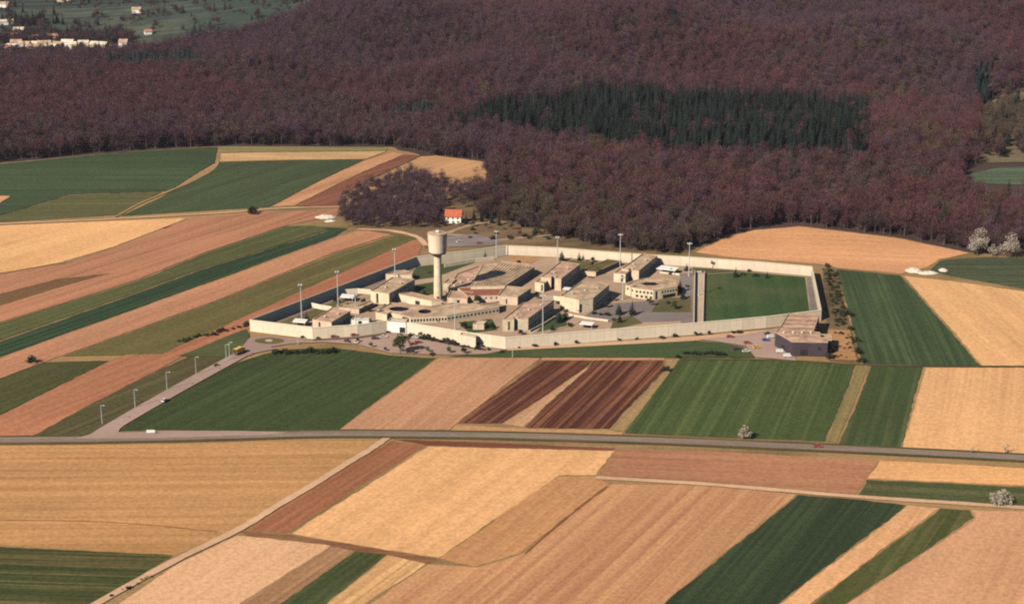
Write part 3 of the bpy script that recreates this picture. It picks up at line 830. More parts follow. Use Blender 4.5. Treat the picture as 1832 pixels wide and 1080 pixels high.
# octagonal two storey pavilion
building('pavilion', 'angular two storey pavilion with window rows and a sunken court, beside the pitch', [(1119, 509), (1136, 515), (1169, 519), (1183, 517), (1212, 512), (1209, 502), (1184, 497), (1155, 497), (1137, 501)], 6.6,
         R_['render'], R_['roof'], holes_px=[[(1146, 506), (1156, 509), (1172, 509), (1181, 506), (1172, 503.5), (1156, 503.5)]],
         windows=[(1, 5, 3.4, 1.3, 1.5), (3, 6, 3.4, 1.2, 1.5), (0, 2, 3.4, 1.2, 1.5), (1, 4, 0.7, 1.7, 1.6)], slots=[(3, 0.5, 9.0, 0.2, 2.4), (2, 0.4, 1.4, 0.2, 5.2)])
# workshops with sawtooth roof
ws = building('workshop', 'wide workshop with ribbed sawtooth roof behind the water tower', [(842, 512), (903, 511), (956, 477), (946, 472), (896, 467), (864, 472)], 6.0, R_['render'], R_['roof'],
              windows=[(1, 12, 1.2, 2.2, 1.4)], roof_rel=0.3)
wp = [P(x, y, 6.0) for x, y in [(845, 510), (900, 509), (950, 477), (888, 471)]]
building('low_block', 'low flat block with a pale roof joining the workshop on its left', [(800, 515), (840, 513), (862, 490), (858, 475), (818, 489)], 4.4, R_['render'], R_['roof2'], vents=4)
cws = ws.location
for k in range(11):
    t0, t1 = k / 11, (k + 0.95) / 11
    a0 = wp[0].lerp(wp[1], t0); a1 = wp[0].lerp(wp[1], t1); b0 = wp[3].lerp(wp[2], t0); b1 = wp[3].lerp(wp[2], t1)
    mb = MB()
    o = Vector((cws.x, cws.y, 0)); z = 5.22; zh = 5.6
    q = [(a0 - o).xy, (b0 - o).xy, (b1 - o).xy, (a1 - o).xy]
    mb.add([(q[0].x, q[0].y, z), (q[1].x, q[1].y, z), (q[2].x, q[2].y, z), (q[3].x, q[3].y, z), (q[2].x, q[2].y, zh), (q[3].x, q[3].y, zh)],
           [(0, 5, 4, 1), (3, 2, 4, 5), (1, 4, 2), (0, 3, 5), (0, 1, 2, 3)])
    mb.build('sawtooth', M['roof'], ws)
building('low_block', 'low reddish block with two small windows, right of the tower foot', [(836, 529), (893, 528), (899, 512), (818, 514)], 4.6, R_['render2'], M['brick'], windows=[(0, 6, 2.0, 1.1, 1.2)])
building('low_block', 'small beige block with a dark right side, in front of the workshop', [(890, 529), (926, 531), (950, 515), (905, 511)], 5.6, R_['render2'], R_['roof'], windows=[(1, 5, 1.6, 1.2, 1.3)], slots=[(0, 0.45, 0.8, 0.6, 3.6)])
building('low_block', 'small pinkish block under the water tower', [(800, 532), (836, 533), (848, 522), (806, 520)], 4.4, R_['render2'], R_['roof2'], slots=[(0, 0.55, 1.6, 0.2, 2.6)])
building('stair_annex', 'little cream hut just right of the tower column', [(793, 506), (808, 506), (816, 499), (802, 498)], 5.0, R_['render'], R_['roof'])
# long administration building with two oval courts
def oval(cx, cy, rx, ry, n=14):
    return [(cx + rx * math.cos(2 * math.pi * k / n), cy + ry * math.sin(2 * math.pi * k / n)) for k in range(n)]
building('administration_building', 'long low administration building with oval courts and a row of dark windows', [(676, 553), (734, 567), (800, 564), (893, 549), (894, 538), (858, 545), (812, 541), (772, 547), (700, 541)], 4.4, R_['render'], R_['roof'],
         holes_px=[oval(714, 551, 18, 4.2), oval(760, 555.5, 12, 4.0)], windows=[(1, 12, 1.0, 1.1, 1.7), (2, 14, 1.3, 1.4, 1.4)], slots=[(0, 0.86, 5.0, 0.2, 3.2)])
building('entrance_hall', 'low cream hall with a reddish side, under the tower foot', [(711, 525), (736, 530), (772, 538), (790, 537), (768, 530), (735, 522)], 5.0, R_['render'], R_['roof2'], slots=[(1, 0.25, 5.0, 0.3, 2.6)])
building('round_annex', 'low curved cream annex behind the tower side cell block', [(690, 490), (712, 491), (737, 491), (739, 486), (722, 482.5), (704, 484)], 4.6, R_['render'], R_['roof'], slots=[(1, 0.15, 1.4, 0.3, 2.8)])
building('link_corridor', 'low link corridor joining the small western cell block and its neighbour', [(606, 549), (642, 553), (668, 541), (664, 537), (640, 546), (612, 544)], 3.4, R_['render2'], R_['roof'])
building('service_hut', 'long low white hut just inside the front wall', [(628, 571), (660, 571), (664, 567), (632, 567)], 3.6, M['white'], M['white'], slots=[(0, 0.5, 2.0, 0.2, 2.2)])
building('service_hut', 'cube shaped white hut left of the oval courts', [(672, 558), (692, 562), (700, 557), (682, 554)], 4.6, R_['render'], R_['roof'])
building('service_hut', 'small pale hut beside the long front cell block', [(846, 579), (866, 579), (872, 573), (852, 573)], 4.0, M['render2'], M['coping'])
building('gatehouse', 'bright white gatehouse set in the front wall above the car park', [(694, 574), (726, 576), (730, 570), (698, 568)], 6.8, M['white'], M['coping'], slots=[(0, 0.8, 3.2, 0.1, 3.2)])
building('guard_post', 'square pale guard post attached to the front wall right of the gatehouse', [(823, 598), (851, 603), (853, 599), (826, 594)], 6.4, M['coping'], M['coping'])
dk = building('depot', 'dark clad depot with stepped pale roof outside the east corner', [(1387, 594), (1417, 611), (1481, 612), (1481, 604), (1468, 603), (1467, 594), (1455, 593), (1466, 562), (1410, 560), (1397, 582)], 8.0, M['slate'], R_['roof2'],
              cat='building', slots=[(1, 0.35, 4.0, 0.1, 3.2), (1, 0.78, 1.6, 3.2, 4.6), (0, 0.5, 3.0, 0.1, 3.0)], vents=4)
building('depot_annex', 'lower flat roofed annex against the left rear of the dark depot', [(1392, 588), (1410, 590), (1420, 576), (1404, 574)], 5.4, M['slate'], R_['roof'])
building('depot_annex', 'small stepped annex on the right side of the dark depot', [(1466, 606), (1488, 608), (1488, 598), (1468, 597)], 5.6, M['slate'], R_['roof'], windows=[(0, 3, 2.6, 1.2, 1.0)])
for k in range(6):
    y = 565 + k * 7.2
    a, b = P(1402 - max(0, (k - 2)) * 3 + (k > 3) * 12, y, 7.6), P(1462 - (k > 3) * 2, y + 1.5, 7.6)
    mb = MB(); d = b - a
    mb.box(0, d.length, -0.15, 0.15, 7.0, 7.2)
    mb.build('roof_joint', M['slate'], dk, (a.x - dk.location.x, a.y - dk.location.y, 0), math.atan2(d.y, d.x))

# low courtyard walls
def low_wall(label, px, h, mat=None, t=0.35):
    w = [P(*p) for p in px]
    root = empty('courtyard_wall', (w[0].x, w[0].y, 0.5))
    tag(root, label, 'wall')
    for a, b in zip(w[:-1], w[1:]):
        d = b - a; c = (a + b) / 2
        mb = MB(); mb.box(-d.length / 2, d.length / 2, -t / 2, t / 2, 0, h)
        mb.build('wall_run', mat or M['concrete'], root, (c.x - w[0].x, c.y - w[0].y, 0), math.atan2(d.y, d.x))
    return root
low_wall('low pale wall across the lawn behind the small western cell block', [(557, 551), (575, 555), (594, 558)], 2.8)
low_wall('low pale wall running to the cell block left of the tower', [(612, 528), (640, 526), (664, 528)], 3.0)
low_wall('cream wall curving from the tower side cell block to the entrance hall', [(697, 536), (711, 538), (735, 545), (760, 549)], 3.2)
low_wall('pale wall beside the long front cell block', [(948, 596), (975, 582), (994, 570)], 1.4)
low_wall('pale wall between the broad central cell block and the middle one', [(972, 540), (990, 538), (1003, 540)], 2.6)
low_wall('pale wall in front of the rear shelter', [(1180, 490), (1216, 494)], 1.2)
low_wall('white fence wall along the west side of the pitch', [(1243, 490), (1241, 592)], 2.2)
low_wall('white fence wall along the path edge of the pitch', [(1260, 491), (1257, 590)], 1.8)
low_wall('cream wall along the rear path behind the workshop', [(795, 480), (850, 470), (884, 466)], 2.4)
low_wall('pale wall below the broad central cell block', [(1018, 566), (1050, 572), (1088, 577)], 1.2)

# flat shelters on posts
def shelter(label, px, h):
    w = [P(x, y, h) for x, y in px]
    c = sum((p for p in w), Vector()) / len(w)
    root = empty('shelter', (c.x, c.y, 0.55))
    tag(root, label, 'shelter', 'flat white exercise shelters')
    pl = ccw([Vector((p.x - c.x, p.y - c.y)) for p in w])
    slab('canopy', pl, [], h - 0.9, h - 0.55, M['white'], root)
    for p in inset(pl, 0.6):
        mb = MB(); mb.tube((p.x, p.y, 0), (p.x, p.y, h - 0.9), 0.14, 0.14, 6)
        mb.build('post', M['mast'], root)
    mb = MB()
    q = inset(pl, 1.2)
    k = max(range(len(q)), key=lambda i: q[i].y)
    a, b = q[k], q[k - 1]
    mb.add([(a.x, a.y, 0), (b.x, b.y, 0), (b.x, b.y, h - 0.95), (a.x, a.y, h - 0.95)], [(0, 1, 2, 3)])
    mb.build('shade_sheet', M['slate'], root)  # dark sheet standing in for the shade beneath the canopy
shelter('flat white shelter in the west corner by the light mast', [(523, 575), (546, 577), (551, 571), (528, 569)], 3.4)
shelter('flat white shelter at the left, nearer the dark long wall', [(608, 531), (632, 533), (636, 527), (612, 525)], 3.4)
shelter('flat white shelter near the front wall below the broad cell block', [(1036, 579), (1060, 581), (1064, 576), (1041, 574)], 3.4)
shelter('long flat white shelter under the rear wall', [(1174, 480), (1208, 484), (1215, 478), (1184, 474)], 3.6)
shelter('small flat white shelter between the middle and broad cell blocks', [(1006, 517), (1018, 518), (1022, 514), (1010, 513)], 3.2)

# ------------------------------------------------------------------ water tower
tb = P(784, 536)
wt = empty('water_tower', (tb.x, tb.y, 0.5))
tag(wt, 'tall beige concrete water tower with tapered tank rising over the prison', 'water tower')
def smooth(o):
    o.data.polygons.foreach_set('use_smooth', [True] * len(o.data.polygons)); o.data.set_sharp_from_angle(angle=math.radians(35)); return o
mb = MB(); mb.lathe([(2.6, 0), (2.35, 8), (2.2, 16), (2.15, 25.6)], 28); smooth(mb.build('column', M['render'], wt))
mb = MB(); mb.lathe([(2.2, 25.9), (2.6, 26.7), (2.7, 27.4)], 28); smooth(mb.build('neck', M['render2'], wt))
mb = MB(); mb.lathe([(2.7, 27.3), (4.9, 27.5), (4.98, 28.1), (4.6, 28.4)], 36); smooth(mb.build('gallery_ring', M['slate'], wt))
mb = MB(); mb.lathe([(4.85, 28.35), (4.95, 28.8), (5.6, 39.0), (5.68, 39.2)], 40); tank = smooth(mb.build('tank', M['tank'], wt))
mb = MB(); mb.lathe([(5.75, 39.2), (5.75, 39.6), (5.2, 39.7), (0.2, 40.0)], 40); smooth(mb.build('lid', M['roof'], wt))
for k in range(20):
    t = 2 * math.pi * k / 20
    mb = MB(); r0, r1 = 4.97, 5.62
    mb.tube((r0 * math.cos(t), r0 * math.sin(t), 28.8), (r1 * math.cos(t), r1 * math.sin(t), 39.0), 0.035, 0.035, 4)
    mb.build('rib', M['tank'], tank)
mb = MB(); mb.box(-0.8, 0.8, -0.8, 0.8, 39.8, 41.0); mb.build('hatch', M['white'], wt)
mb = MB(); mb.box(-0.7, 0.7, -2.56, -2.36, 0, 2.2); mb.build('door', M['slate'], wt)

# ------------------------------------------------------------------ light masts and lamp posts
def mast(label, px, py, h=20.0, head=True, group='tall floodlight masts inside the walls'):
    b = P(px, py)
    root = empty('light_mast', (b.x, b.y, 0.5), rnd.uniform(0, 3))
    tag(root, label, 'light mast', group)
    mb = MB(); mb.tube((0, 0, 0), (0, 0, h), 0.32, 0.17, 8); mb.build('pole', M['mast'], root)
    mb = MB(); mb.lathe([(0.3, h), (1.0, h + 0.25), (1.0, h + 0.4)], 10); mb.build('head_ring', M['mast'], root)
    for k in range(4):
        t = k * math.pi / 2
        mb = MB(); x, y = 1.1 * math.cos(t), 1.1 * math.sin(t)
        mb.box(x - 0.3, x + 0.3, y - 0.3, y + 0.3, h + 0.1, h + 0.75); mb.build('floodlight', M['lamp'], root)
    mb = MB(); mb.box(-0.5, 0.5, -0.5, 0.5, 0, 0.5); mb.build('footing', M['coping'], root)
mast('light mast in the west corner beside the flat white shelter', 540, 574)
mast('light mast behind the small western cell block', 605, 549)
mast('light mast between the western cell block and the white hut', 637, 582, 17)
mast('light mast behind the cell block left of the water tower', 707, 506)
mast('light mast in front of the administration building', 814, 592, 17)
mast('light mast left of the long front cell block, tallest in front', 971, 601, 22)
mast('light mast at the rear wall, left of the workshop roof', 888, 463, 17)
mast('light mast behind the middle cell block', 997, 483)
mast('light mast behind the rear cell block', 1109, 478)
mast('light mast at the head of the pitch path', 1232, 495)
mast('short light mast in front of the pavilion', 1114, 537, 13)
mast('thin light mast beside the pitch near the front wall', 1250, 530, 14)

def lamp_post(label, px, py, h=9.0):
    b = P(px, py)
    root = empty('lamp_post', (b.x, b.y, 0.3), math.radians(rnd.uniform(-40, -20)))
    tag(root, label, 'lamp post', 'lamp posts along the access road')
    mb = MB(); mb.tube((0, 0, 0), (0, 0, h), 0.17, 0.10, 6); mb.build('pole', M['mast'], root)
    mb = MB(); mb.tube((0, 0, h), (1.8, 0, h + 0.5), 0.09, 0.07, 5); mb.build('arm', M['mast'], root)
    mb = MB(); mb.box(1.5, 2.6, -0.2, 0.2, h + 0.4, h + 0.62); mb.build('lamp_head', M['lamp'], root)
lamp_post('grey lamp post nearest the main road junction', 183, 759)
lamp_post('grey lamp post second from the main road junction', 242, 730)
lamp_post('grey lamp post third from the main road junction', 299, 698)
lamp_post('grey lamp post fourth from the main road junction', 351, 670)
lamp_post('grey lamp post just below the yellow truck', 405, 647)
lamp_post('grey lamp post right beside the yellow truck', 411, 643)
lamp_post('grey lamp post alone on the lawn edge below the front wall', 917, 640, 7.5)
lamp_post('grey lamp post at the west end of the car park', 533, 616, 7)

# ------------------------------------------------------------------ vehicles
def paint(name, c): return plain_mat(name, c, 0.06, 0.8, 0.35, 0.5)
PAINT = {'red': paint('red_paint', (0.34, 0.075, 0.06)), 'white': paint('white_car_paint', (0.62, 0.59, 0.54)), 'purple': paint('plum_paint', (0.10, 0.045, 0.075)),
         'blue': paint('blue_paint', (0.06, 0.08, 0.28)), 'yellow': paint('yellow_paint', (0.72, 0.42, 0.07)), 'grey': paint('grey_paint', (0.24, 0.22, 0.21)),
         'cream': paint('cream_paint', (0.62, 0.52, 0.36)), 'dark': paint('dark_paint', (0.05, 0.04, 0.04))}
M['tyre'] = plain_mat('tyre_rubber', (0.025, 0.025, 0.025), 0.2, 2.0)
M['headlamp'] = plain_mat('headlamp_glass', (0.6, 0.6, 0.55), 0.1, 2.0, 0.2, 0.5)
whb = MB(); whb.tube((0, -0.1, 0), (0, 0.1, 0), 0.31, 0.31, 12); wheel_me = whb.mesh('wheel', M['tyre'])
def car_mesh(L=4.1, W=1.65):
    mb = MB()
    prof = [(-L / 2, 0.35), (-L / 2, 0.75), (-L / 2 + 0.15, 0.86), (-0.30 * L, 0.9), (0.22 * L, 0.92), (L / 2 - 0.1, 0.78), (L / 2, 0.55), (L / 2, 0.35)]
    n = len(prof)
    vs = [(x, -W / 2, z) for x, z in prof] + [(x, W / 2, z) for x, z in prof]
    mb.add(vs, [tuple(range(n)), tuple(range(2 * n - 1, n - 1, -1))] + [((i + 1) % n, i, n + i, n + (i + 1) % n) for i in range(n)])
    return mb
def cabin_mesh(L=4.1, W=1.65, van=False):
    mb = MB()
    a, b, c, d, z = (-0.42 * L, -0.32 * L, 0.08 * L, 0.24 * L, 1.38) if not van else (-0.49 * L, -0.48 * L, 0.26 * L, 0.36 * L, 1.9)
    w0, w1 = W / 2 - 0.04, W / 2 - 0.16
    mb.add([(a, -w0, 0.89), (d, -w0, 0.9), (c, -w1, z), (b, -w1, z), (a, w0, 0.89), (d, w0, 0.9), (c, w1, z), (b, w1, z)],
           [(0, 1, 2, 3), (7, 6, 5, 4), (1, 5, 6, 2), (4, 0, 3, 7)])
    return mb, (b, c, w1, z)
def car(label, px, py, col, rz, van=False, name='parked_car', group='cars parked outside the walls', z=0.53):
    p = P(px, py)
    root = empty(name, (p.x, p.y, z), rz)
    tag(root, label, 'van' if van else 'car', group)
    L = 4.6 if van else 4.1
    car_mesh(L).build('body', PAINT[col], root)
    cm, (b, c, w1, zt) = cabin_mesh(L, 1.65, van)
    cm.build('cabin' if van else 'windows', PAINT[col] if van else M['glass'], root)
    mb = MB(); mb.box(b - 0.05, c + 0.05, -w1 - 0.03, w1 + 0.03, zt - 0.02, zt + 0.05); mb.build('car_roof', PAINT[col], root)
    for sx in (-0.31, 0.31):
        for sy in (-0.74, 0.74):
            link('wheel', wheel_me, root, (sx * L, sy, 0.31))
    for sy in (-0.6, 0.6):
        mb = MB(); mb.box(L / 2 - 0.02, L / 2 + 0.02, sy - 0.15, sy + 0.15, 0.55, 0.7); mb.build('headlight', M['headlamp'], root)
A1 = wang((560, 606), (640, 600)); A2 = wang((730, 598), (830, 616))
car('red car left of two under the front wall', 598, 605, 'red', A1)
car('red car right of two under the front wall, left of the gatehouse', 634, 602, 'red', A1 + 0.1)
car('dark red car at the lawn edge of the left car park', 622, 613, 'purple', A2)
car('pale cream car beside the dark red one at the lawn edge', 636, 614.5, 'cream', A2)
car('dark plum car in the open middle of the left car park', 671, 608, 'purple', 0.1)
car('white car beside the plum car in the left car park', 687, 605, 'white', 0.15)
car('white car just right of the bright gatehouse', 744, 606, 'white', A2 + 0.3)
car('red car in front of the round bushy tree, nearer the wall', 748, 615, 'red', 0.5)
car('red car in front of the round bushy tree, nearer the lawn', 738, 618, 'red', 0.5)
car('plum coloured car at the far right of the left car park', 858, 620, 'purple', A2)
car('dark car beside the plum one at the right end of the left car park', 846, 618, 'dark', A2)
car('red car at the left end of the right car park', 1306, 605, 'red', 0.1, group='cars parked by the depot')
car('red car in the middle of the right car park', 1337, 616, 'red', 0.1, group='cars parked by the depot')
car('yellow car next to the red one in the right car park', 1354, 624, 'yellow', 0.2, group='cars parked by the depot')
car('dark red car on the lawn side of the right car park', 1317, 627, 'purple', 0.4, group='cars parked by the depot')
car('small white car below the dark red one by the right car park', 1335, 631, 'white', 0.2, group='cars parked by the depot')
car('blue car near the depot wall', 1370, 611, 'blue', 0.0, group='cars parked by the depot')
car('white van near the depot wall, above the blue car', 1379, 606, 'white', 0.3, True, 'parked_van', 'vans by the depot')
car('white van left of two in front of the depot', 1396, 632, 'white', 0.05, True, 'parked_van', 'vans by the depot')
car('white van right of two in front of the depot', 1409, 640, 'white', 0.05, True, 'parked_van', 'vans by the depot')
car('white car driving up the access road', 295, 719, 'white', wang((250, 738), (330, 690)), name='moving_car', group='cars on the roads', z=0.56)
car('red and pale car driving on the main road at right', 1463, 801, 'red', ALONG, name='moving_car', group='cars on the roads', z=0.52)
car('white car in the yard behind the rear wall', 822, 434, 'white', 0.5, group='cars behind the prison', z=0.3)
car('red car in the yard behind the rear wall', 858, 437, 'red', 0.3, group='cars behind the prison', z=0.3)

# yellow truck on the verge of the access road
tp = P(428, 634)
tr = empty('yellow_truck', (tp.x, tp.y, 0.55), wang((400, 652), (440, 632)))
tag(tr, 'yellow box truck with dark rear standing by the roundabout', 'truck')
mb = MB(); mb.box(-3.6, 2.0, -1.2, 1.2, 0.9, 3.4); mb.build('cargo_box', PAINT['yellow'], tr)
mb = MB(); mb.add([(2.1, -1.15, 0.6), (4.1, -1.15, 0.6), (4.1, -1.15, 1.6), (3.7, -1.15, 2.7), (2.1, -1.15, 2.7), (2.1, 1.15, 0.6), (4.1, 1.15, 0.6), (4.1, 1.15, 1.6), (3.7, 1.15, 2.7), (2.1, 1.15, 2.7)],
                  [(0, 1, 2, 3, 4), (9, 8, 7, 6, 5), (0, 5, 6, 1), (1, 6, 7, 2), (2, 7, 8, 3), (3, 8, 9, 4), (4, 9, 5, 0)])
cabo = mb.build('cab', PAINT['yellow'], tr)
mb = MB(); mb.add([(4.02, -1.0, 1.75), (4.02, 1.0, 1.75), (3.76, 1.0, 2.58), (3.76, -1.0, 2.58)], [(0, 1, 2, 3)]); mb.build('windscreen', M['glass'], cabo)
mb = MB(); mb.box(-3.6, 2.1, -0.9, 0.9, 0.55, 0.9); mb.build('chassis', PAINT['dark'], tr)
mb = MB(); mb.box(-3.66, -3.6, -1.1, 1.1, 1.0, 3.3); mb.build('rear_door', PAINT['dark'], tr)
for sx in (-2.4, 3.0):
    for sy in (-1.0, 1.0):
        w = link('wheel', wheel_me, tr, (sx, sy, 0.48)); w.scale = (1.55, 1.6, 1.55)

# white sign board beside the junction
sp = P(270, 777)
sg = empty('sign_board', (sp.x, sp.y, 0.4), 0.05)
tag(sg, 'blank looking white sign board on two posts beside the road junction', 'sign')
mb = MB(); mb.box(-1.9, 1.9, -0.06, 0.06, 0.5, 1.9); mb.build('panel', M['white'], sg)
for x in (-1.4, 1.4):
    mb = MB(); mb.box(x - 0.07, x + 0.07, 0.065, 0.2, 0, 1.8); mb.build('post', M['mast'], sg)

# chalk heaps
def heap(label, px, py, L, W, h, seed, group):
    r = random.Random(seed)
    p = G(px, py)
    mb = MB(); n, m_ = 18, 6
    vs = []
    for j in range(m_ + 1):
        for i in range(n):
            t = 2 * math.pi * i / n
            rr = 1 - j / m_
            k = 1 + 0.18 * mnoise.noise(Vector((math.cos(t) * 2 + seed, math.sin(t) * 2, j * 0.5)))
            vs.append((L / 2 * rr * k * math.cos(t), W / 2 * rr * k * math.sin(t), h * (1 - rr ** 1.6) * (1 + 0.2 * r.uniform(-1, 1) * (j > 0)) - 0.1))
    mb.add(vs, [(j * n + i, j * n + (i + 1) % n, (j + 1) * n + (i + 1) % n, (j + 1) * n + i) for j in range(m_) for i in range(n)])
    o = mb.build('chalk_heap', M['chalk'], None, (p.x, p.y, p.z + 0.25), r.uniform(-0.2, 0.3))
    tag(o, label, 'heap', group)
heap('bright white chalk heap left of two on the field corner by the blossoming trees', 1634, 485, 10, 10, 2.0, 1, 'chalk heaps by the eastern fields')
heap('longer cream chalk heap right of the bright white one', 1660, 489, 13, 7, 1.3, 2, 'chalk heaps by the eastern fields')
heap('small pale heap at the far end of the chalk heaps', 1687, 484, 6, 8, 1.2, 3, 'chalk heaps by the eastern fields')
heap('cream chalk heap by the track left of the grove', 582, 389, 15, 10, 1.8, 4, 'chalk heaps by the grove')
heap('small white heap below the cream one left of the grove', 590, 396, 8, 6, 1.0, 5, 'chalk heaps by the grove')

# ------------------------------------------------------------------ houses
def house(name, label, p, L, W, h, rh, rz, wall_m, roof_m, cat='house', group=None, detail=True):
    root = empty(name, (p.x, p.y, p.z), rz)
    tag(root, label, cat, group)
    mb = MB()
    x, y = L / 2, W / 2
    mb.add([(-x, -y, -0.5), (x, -y, -0.5), (x, y, -0.5), (-x, y, -0.5), (-x, -y, h), (x, -y, h), (x, y, h), (-x, y, h), (-x, 0, h + rh), (x, 0, h + rh)],
           [(0, 1, 5, 4), (2, 3, 7, 6), (1, 2, 6, 9, 5), (3, 0, 4, 8, 7)])
    mb.build('wall', wall_m, root)
    mb = MB(); e = 0.5; dz = rh * e / y
    for s in (-1, 1):
        a = [(-x - e, s * (y + e), h - dz), (x + e, s * (y + e), h - dz), (x + e, 0, h + rh), (-x - e, 0, h + rh)]
        b = [(q[0], q[1], q[2] + 0.25) for q in a]
        mb.add(a + b, [(0, 1, 2, 3), (4, 5, 6, 7), (0, 1, 5, 4), (1, 2, 6, 5), (3, 0, 4, 7)])
    rf = mb.build('roof', roof_m, root)
    mb = MB(); mb.box(L * 0.22, L * 0.22 + 0.7, -0.3, 0.4, h + rh - 0.9, h + rh + 1.1); mb.build('chimney', M['brick'], rf)
    if detail:
        for sx in (-0.3, 0.0, 0.3):
            w = link('window', win_me, root, (sx * L, -y, h * 0.62 if h > 4.5 else 0.9), math.pi); w.scale = (1.2, 1, 1.3)
            if h > 4.5 and sx:
                w = link('window', win_me, root, (sx * L, -y, 0.9), math.pi); w.scale = (1.2, 1, 1.3)
        mb = MB(); mb.box(-0.5, 0.5, -y - 0.05, -y + 0.02, 0, 2.1); mb.build('door', M['slate'], root)
    return root
hp = G(812, 398)
house('house', 'white house with orange tiled roof at the edge of the grove', hp, 11.0, 8.0, 5.2, 3.8, -0.12, M['white'], M['tile'])
house('cottage', 'low pink roofed cottage half hidden in trees right of the white house', G(886, 381), 9.0, 6.0, 2.6, 2.0, 0.2, M['render'], M['tile_pale'])
VG = 'village houses beyond the wood'
vh = [(66, 84, 11, 'pale roofed village house between two white ones'), (95, 88, 10, 'cream village house low in the middle of the row'), (135, 87, 11, 'cream village house behind the bushes'), (150, 85, 12, 'pale village house left of the long white building'), (30, 84, 12, 'pale village house above the left end of the row'), (60, 74, 12, 'pale village house set back behind the row'), (20, 70, 13, 'cream village house set back at the left'), (95, 73, 11, 'small cream village house set back in the middle'),
      (8, 92, 16, 'cream village house at the far left edge'), (22, 90, 11, 'pale village house second from the left edge'), (45, 86, 13, 'white village house third from the left edge'), (58, 90, 10, 'small white village house below its neighbours'),
      (80, 84, 15, 'large white village house with wide roof, middle of the row'), (86, 91, 9, 'little white village house under the large one'), (105, 84, 12, 'pale village house right of the large white one'), (122, 83, 14, 'cream village house before the bushes'),
      (178, 86, 20, 'long white village building standing apart at the right end'), (222, 84, 9, 'small grey house right of the long white building'), (12, 45, 16, 'lone pale house above the village at the left edge'),
      (35, 62, 12, 'pale roofed house behind the village row'), (115, 4, 18, 'long pale building at the very top left'), (245, 24, 11, 'lone pale farm house in the far meadow'), (3, 14, 22, 'tan farm building in the top left corner'), (265, 62, 8, 'tiny white hut in the meadow right of the village')]
for px, py, L, lab in vh:
    wm = rnd.choice([M['white'], M['render'], M['white']])
    house('village_house', lab, G(px, py), L * 1.05, 9, rnd.uniform(4, 6), rnd.uniform(2.0, 3.4), rnd.uniform(-0.4, 0.4), wm, rnd.choice([M['tile_pale'], M['coping'], M['roof'], M['roof2'], M['coping']]), group=VG, detail=False)

# ------------------------------------------------------------------ trees
nr = np.random.default_rng(11)
def tri_mesh(name, v, mats, quads=None):
    me = bpy.data.meshes.new(name)
    n = len(v) // 3
    me.from_pydata(v.tolist(), [], [(3 * i, 3 * i + 1, 3 * i + 2) for i in range(n)])
    for m in mats: me.materials.append(m)
    me.update()
    return me

def unit(v): return v / (np.linalg.norm(v, axis=-1, keepdims=True) + 1e-9)

def twigs(cent, rad, n, length, width, up=0.5, ref=None):
    """slender twig blades round a set of limb ends"""
    k = nr.integers(0, len(cent), n)
    d = unit(nr.normal(size=(n, 3)))
    r = rad[k][:, None] * nr.random((n, 1)) ** 0.5
    p = cent[k] + d * r * np.array([1, 1, 0.85])
    o = unit(p - (ref if ref is not None else cent.mean(0))) + d * 0.5 + nr.normal(size=(n, 3)) * 0.35
    o[:, 2] += up
    o = unit(o)
    s = unit(np.cross(o, nr.normal(size=(n, 3))))
    L = length * nr.uniform(0.6, 1.4, (n, 1)); W = width * nr.uniform(0.6, 1.4, (n, 1))
    v = np.stack([p - o * L * 0.4 + s * W, p - o * L * 0.4 - s * W, p + o * L * 0.6], 1)
    return v.reshape(-1, 3)

def leaves(cent, rad, n, size):
    k = nr.integers(0, len(cent), n)
    d = unit(nr.normal(size=(n, 3)))
    p = cent[k] + d * rad[k][:, None] * nr.random((n, 1)) ** 0.4 * np.array([1, 1, 0.85])
    a = unit(nr.normal(size=(n, 3))); b = unit(np.cross(a, nr.normal(size=(n, 3))))
    s = size * nr.uniform(0.6, 1.4, (n, 1))
    v = np.stack([p + a * s, p - a * s * 0.5 + b * s, p - a * s * 0.5 - b * s], 1)
    return v.reshape(-1, 3)

def limbs(Ht, R, k, ctr):
    base = Ht * ctr
    c = []
    for i in range(k):
        t = 2 * math.pi * (i + nr.uniform(-0.3, 0.3)) / k
        rr = R * nr.uniform(0.35, 0.75)
        c.append((rr * math.cos(t), rr * math.sin(t), base + nr.uniform(-0.28, 0.12) * Ht * 0.8))
    c.append((nr.uniform(-1, 1), nr.uniform(-1, 1), Ht * 0.82))
    c.append((nr.uniform(-1, 1), nr.uniform(-1, 1), base))
    return np.array(c)

def trunk_mb(Ht, cent, r):
    mb = MB()
    f = Ht * 0.42
    mb.tube((0, 0, -0.6), (0, 0, f), r, r * 0.7, 6, cap=False)
    mb.tube((0, 0, f), tuple(cent[-2]), r * 0.65, r * 0.15, 5, cap=False)
    for c in cent[:-2]:
        z0 = f * nr.uniform(0.7, 1.0)
        mb.tube((0, 0, z0), tuple(c), r * 0.42, r * 0.1, 4, cap=False)
    return mb

def bare_tree(Ht, R, n, tw, bark, tl=1.25, twd=0.125):
    cent = limbs(Ht, R, 6, 0.58)
    rad = np.full(len(cent), R * 0.6) * nr.uniform(0.8, 1.2, len(cent))
    v = twigs(cent, rad, n, tl, twd, 0.55, np.array([0, 0, Ht * 0.4]))
    return trunk_mb(Ht, cent, Ht * 0.016).mesh('trunk', bark), tri_mesh('crown', v, [tw])

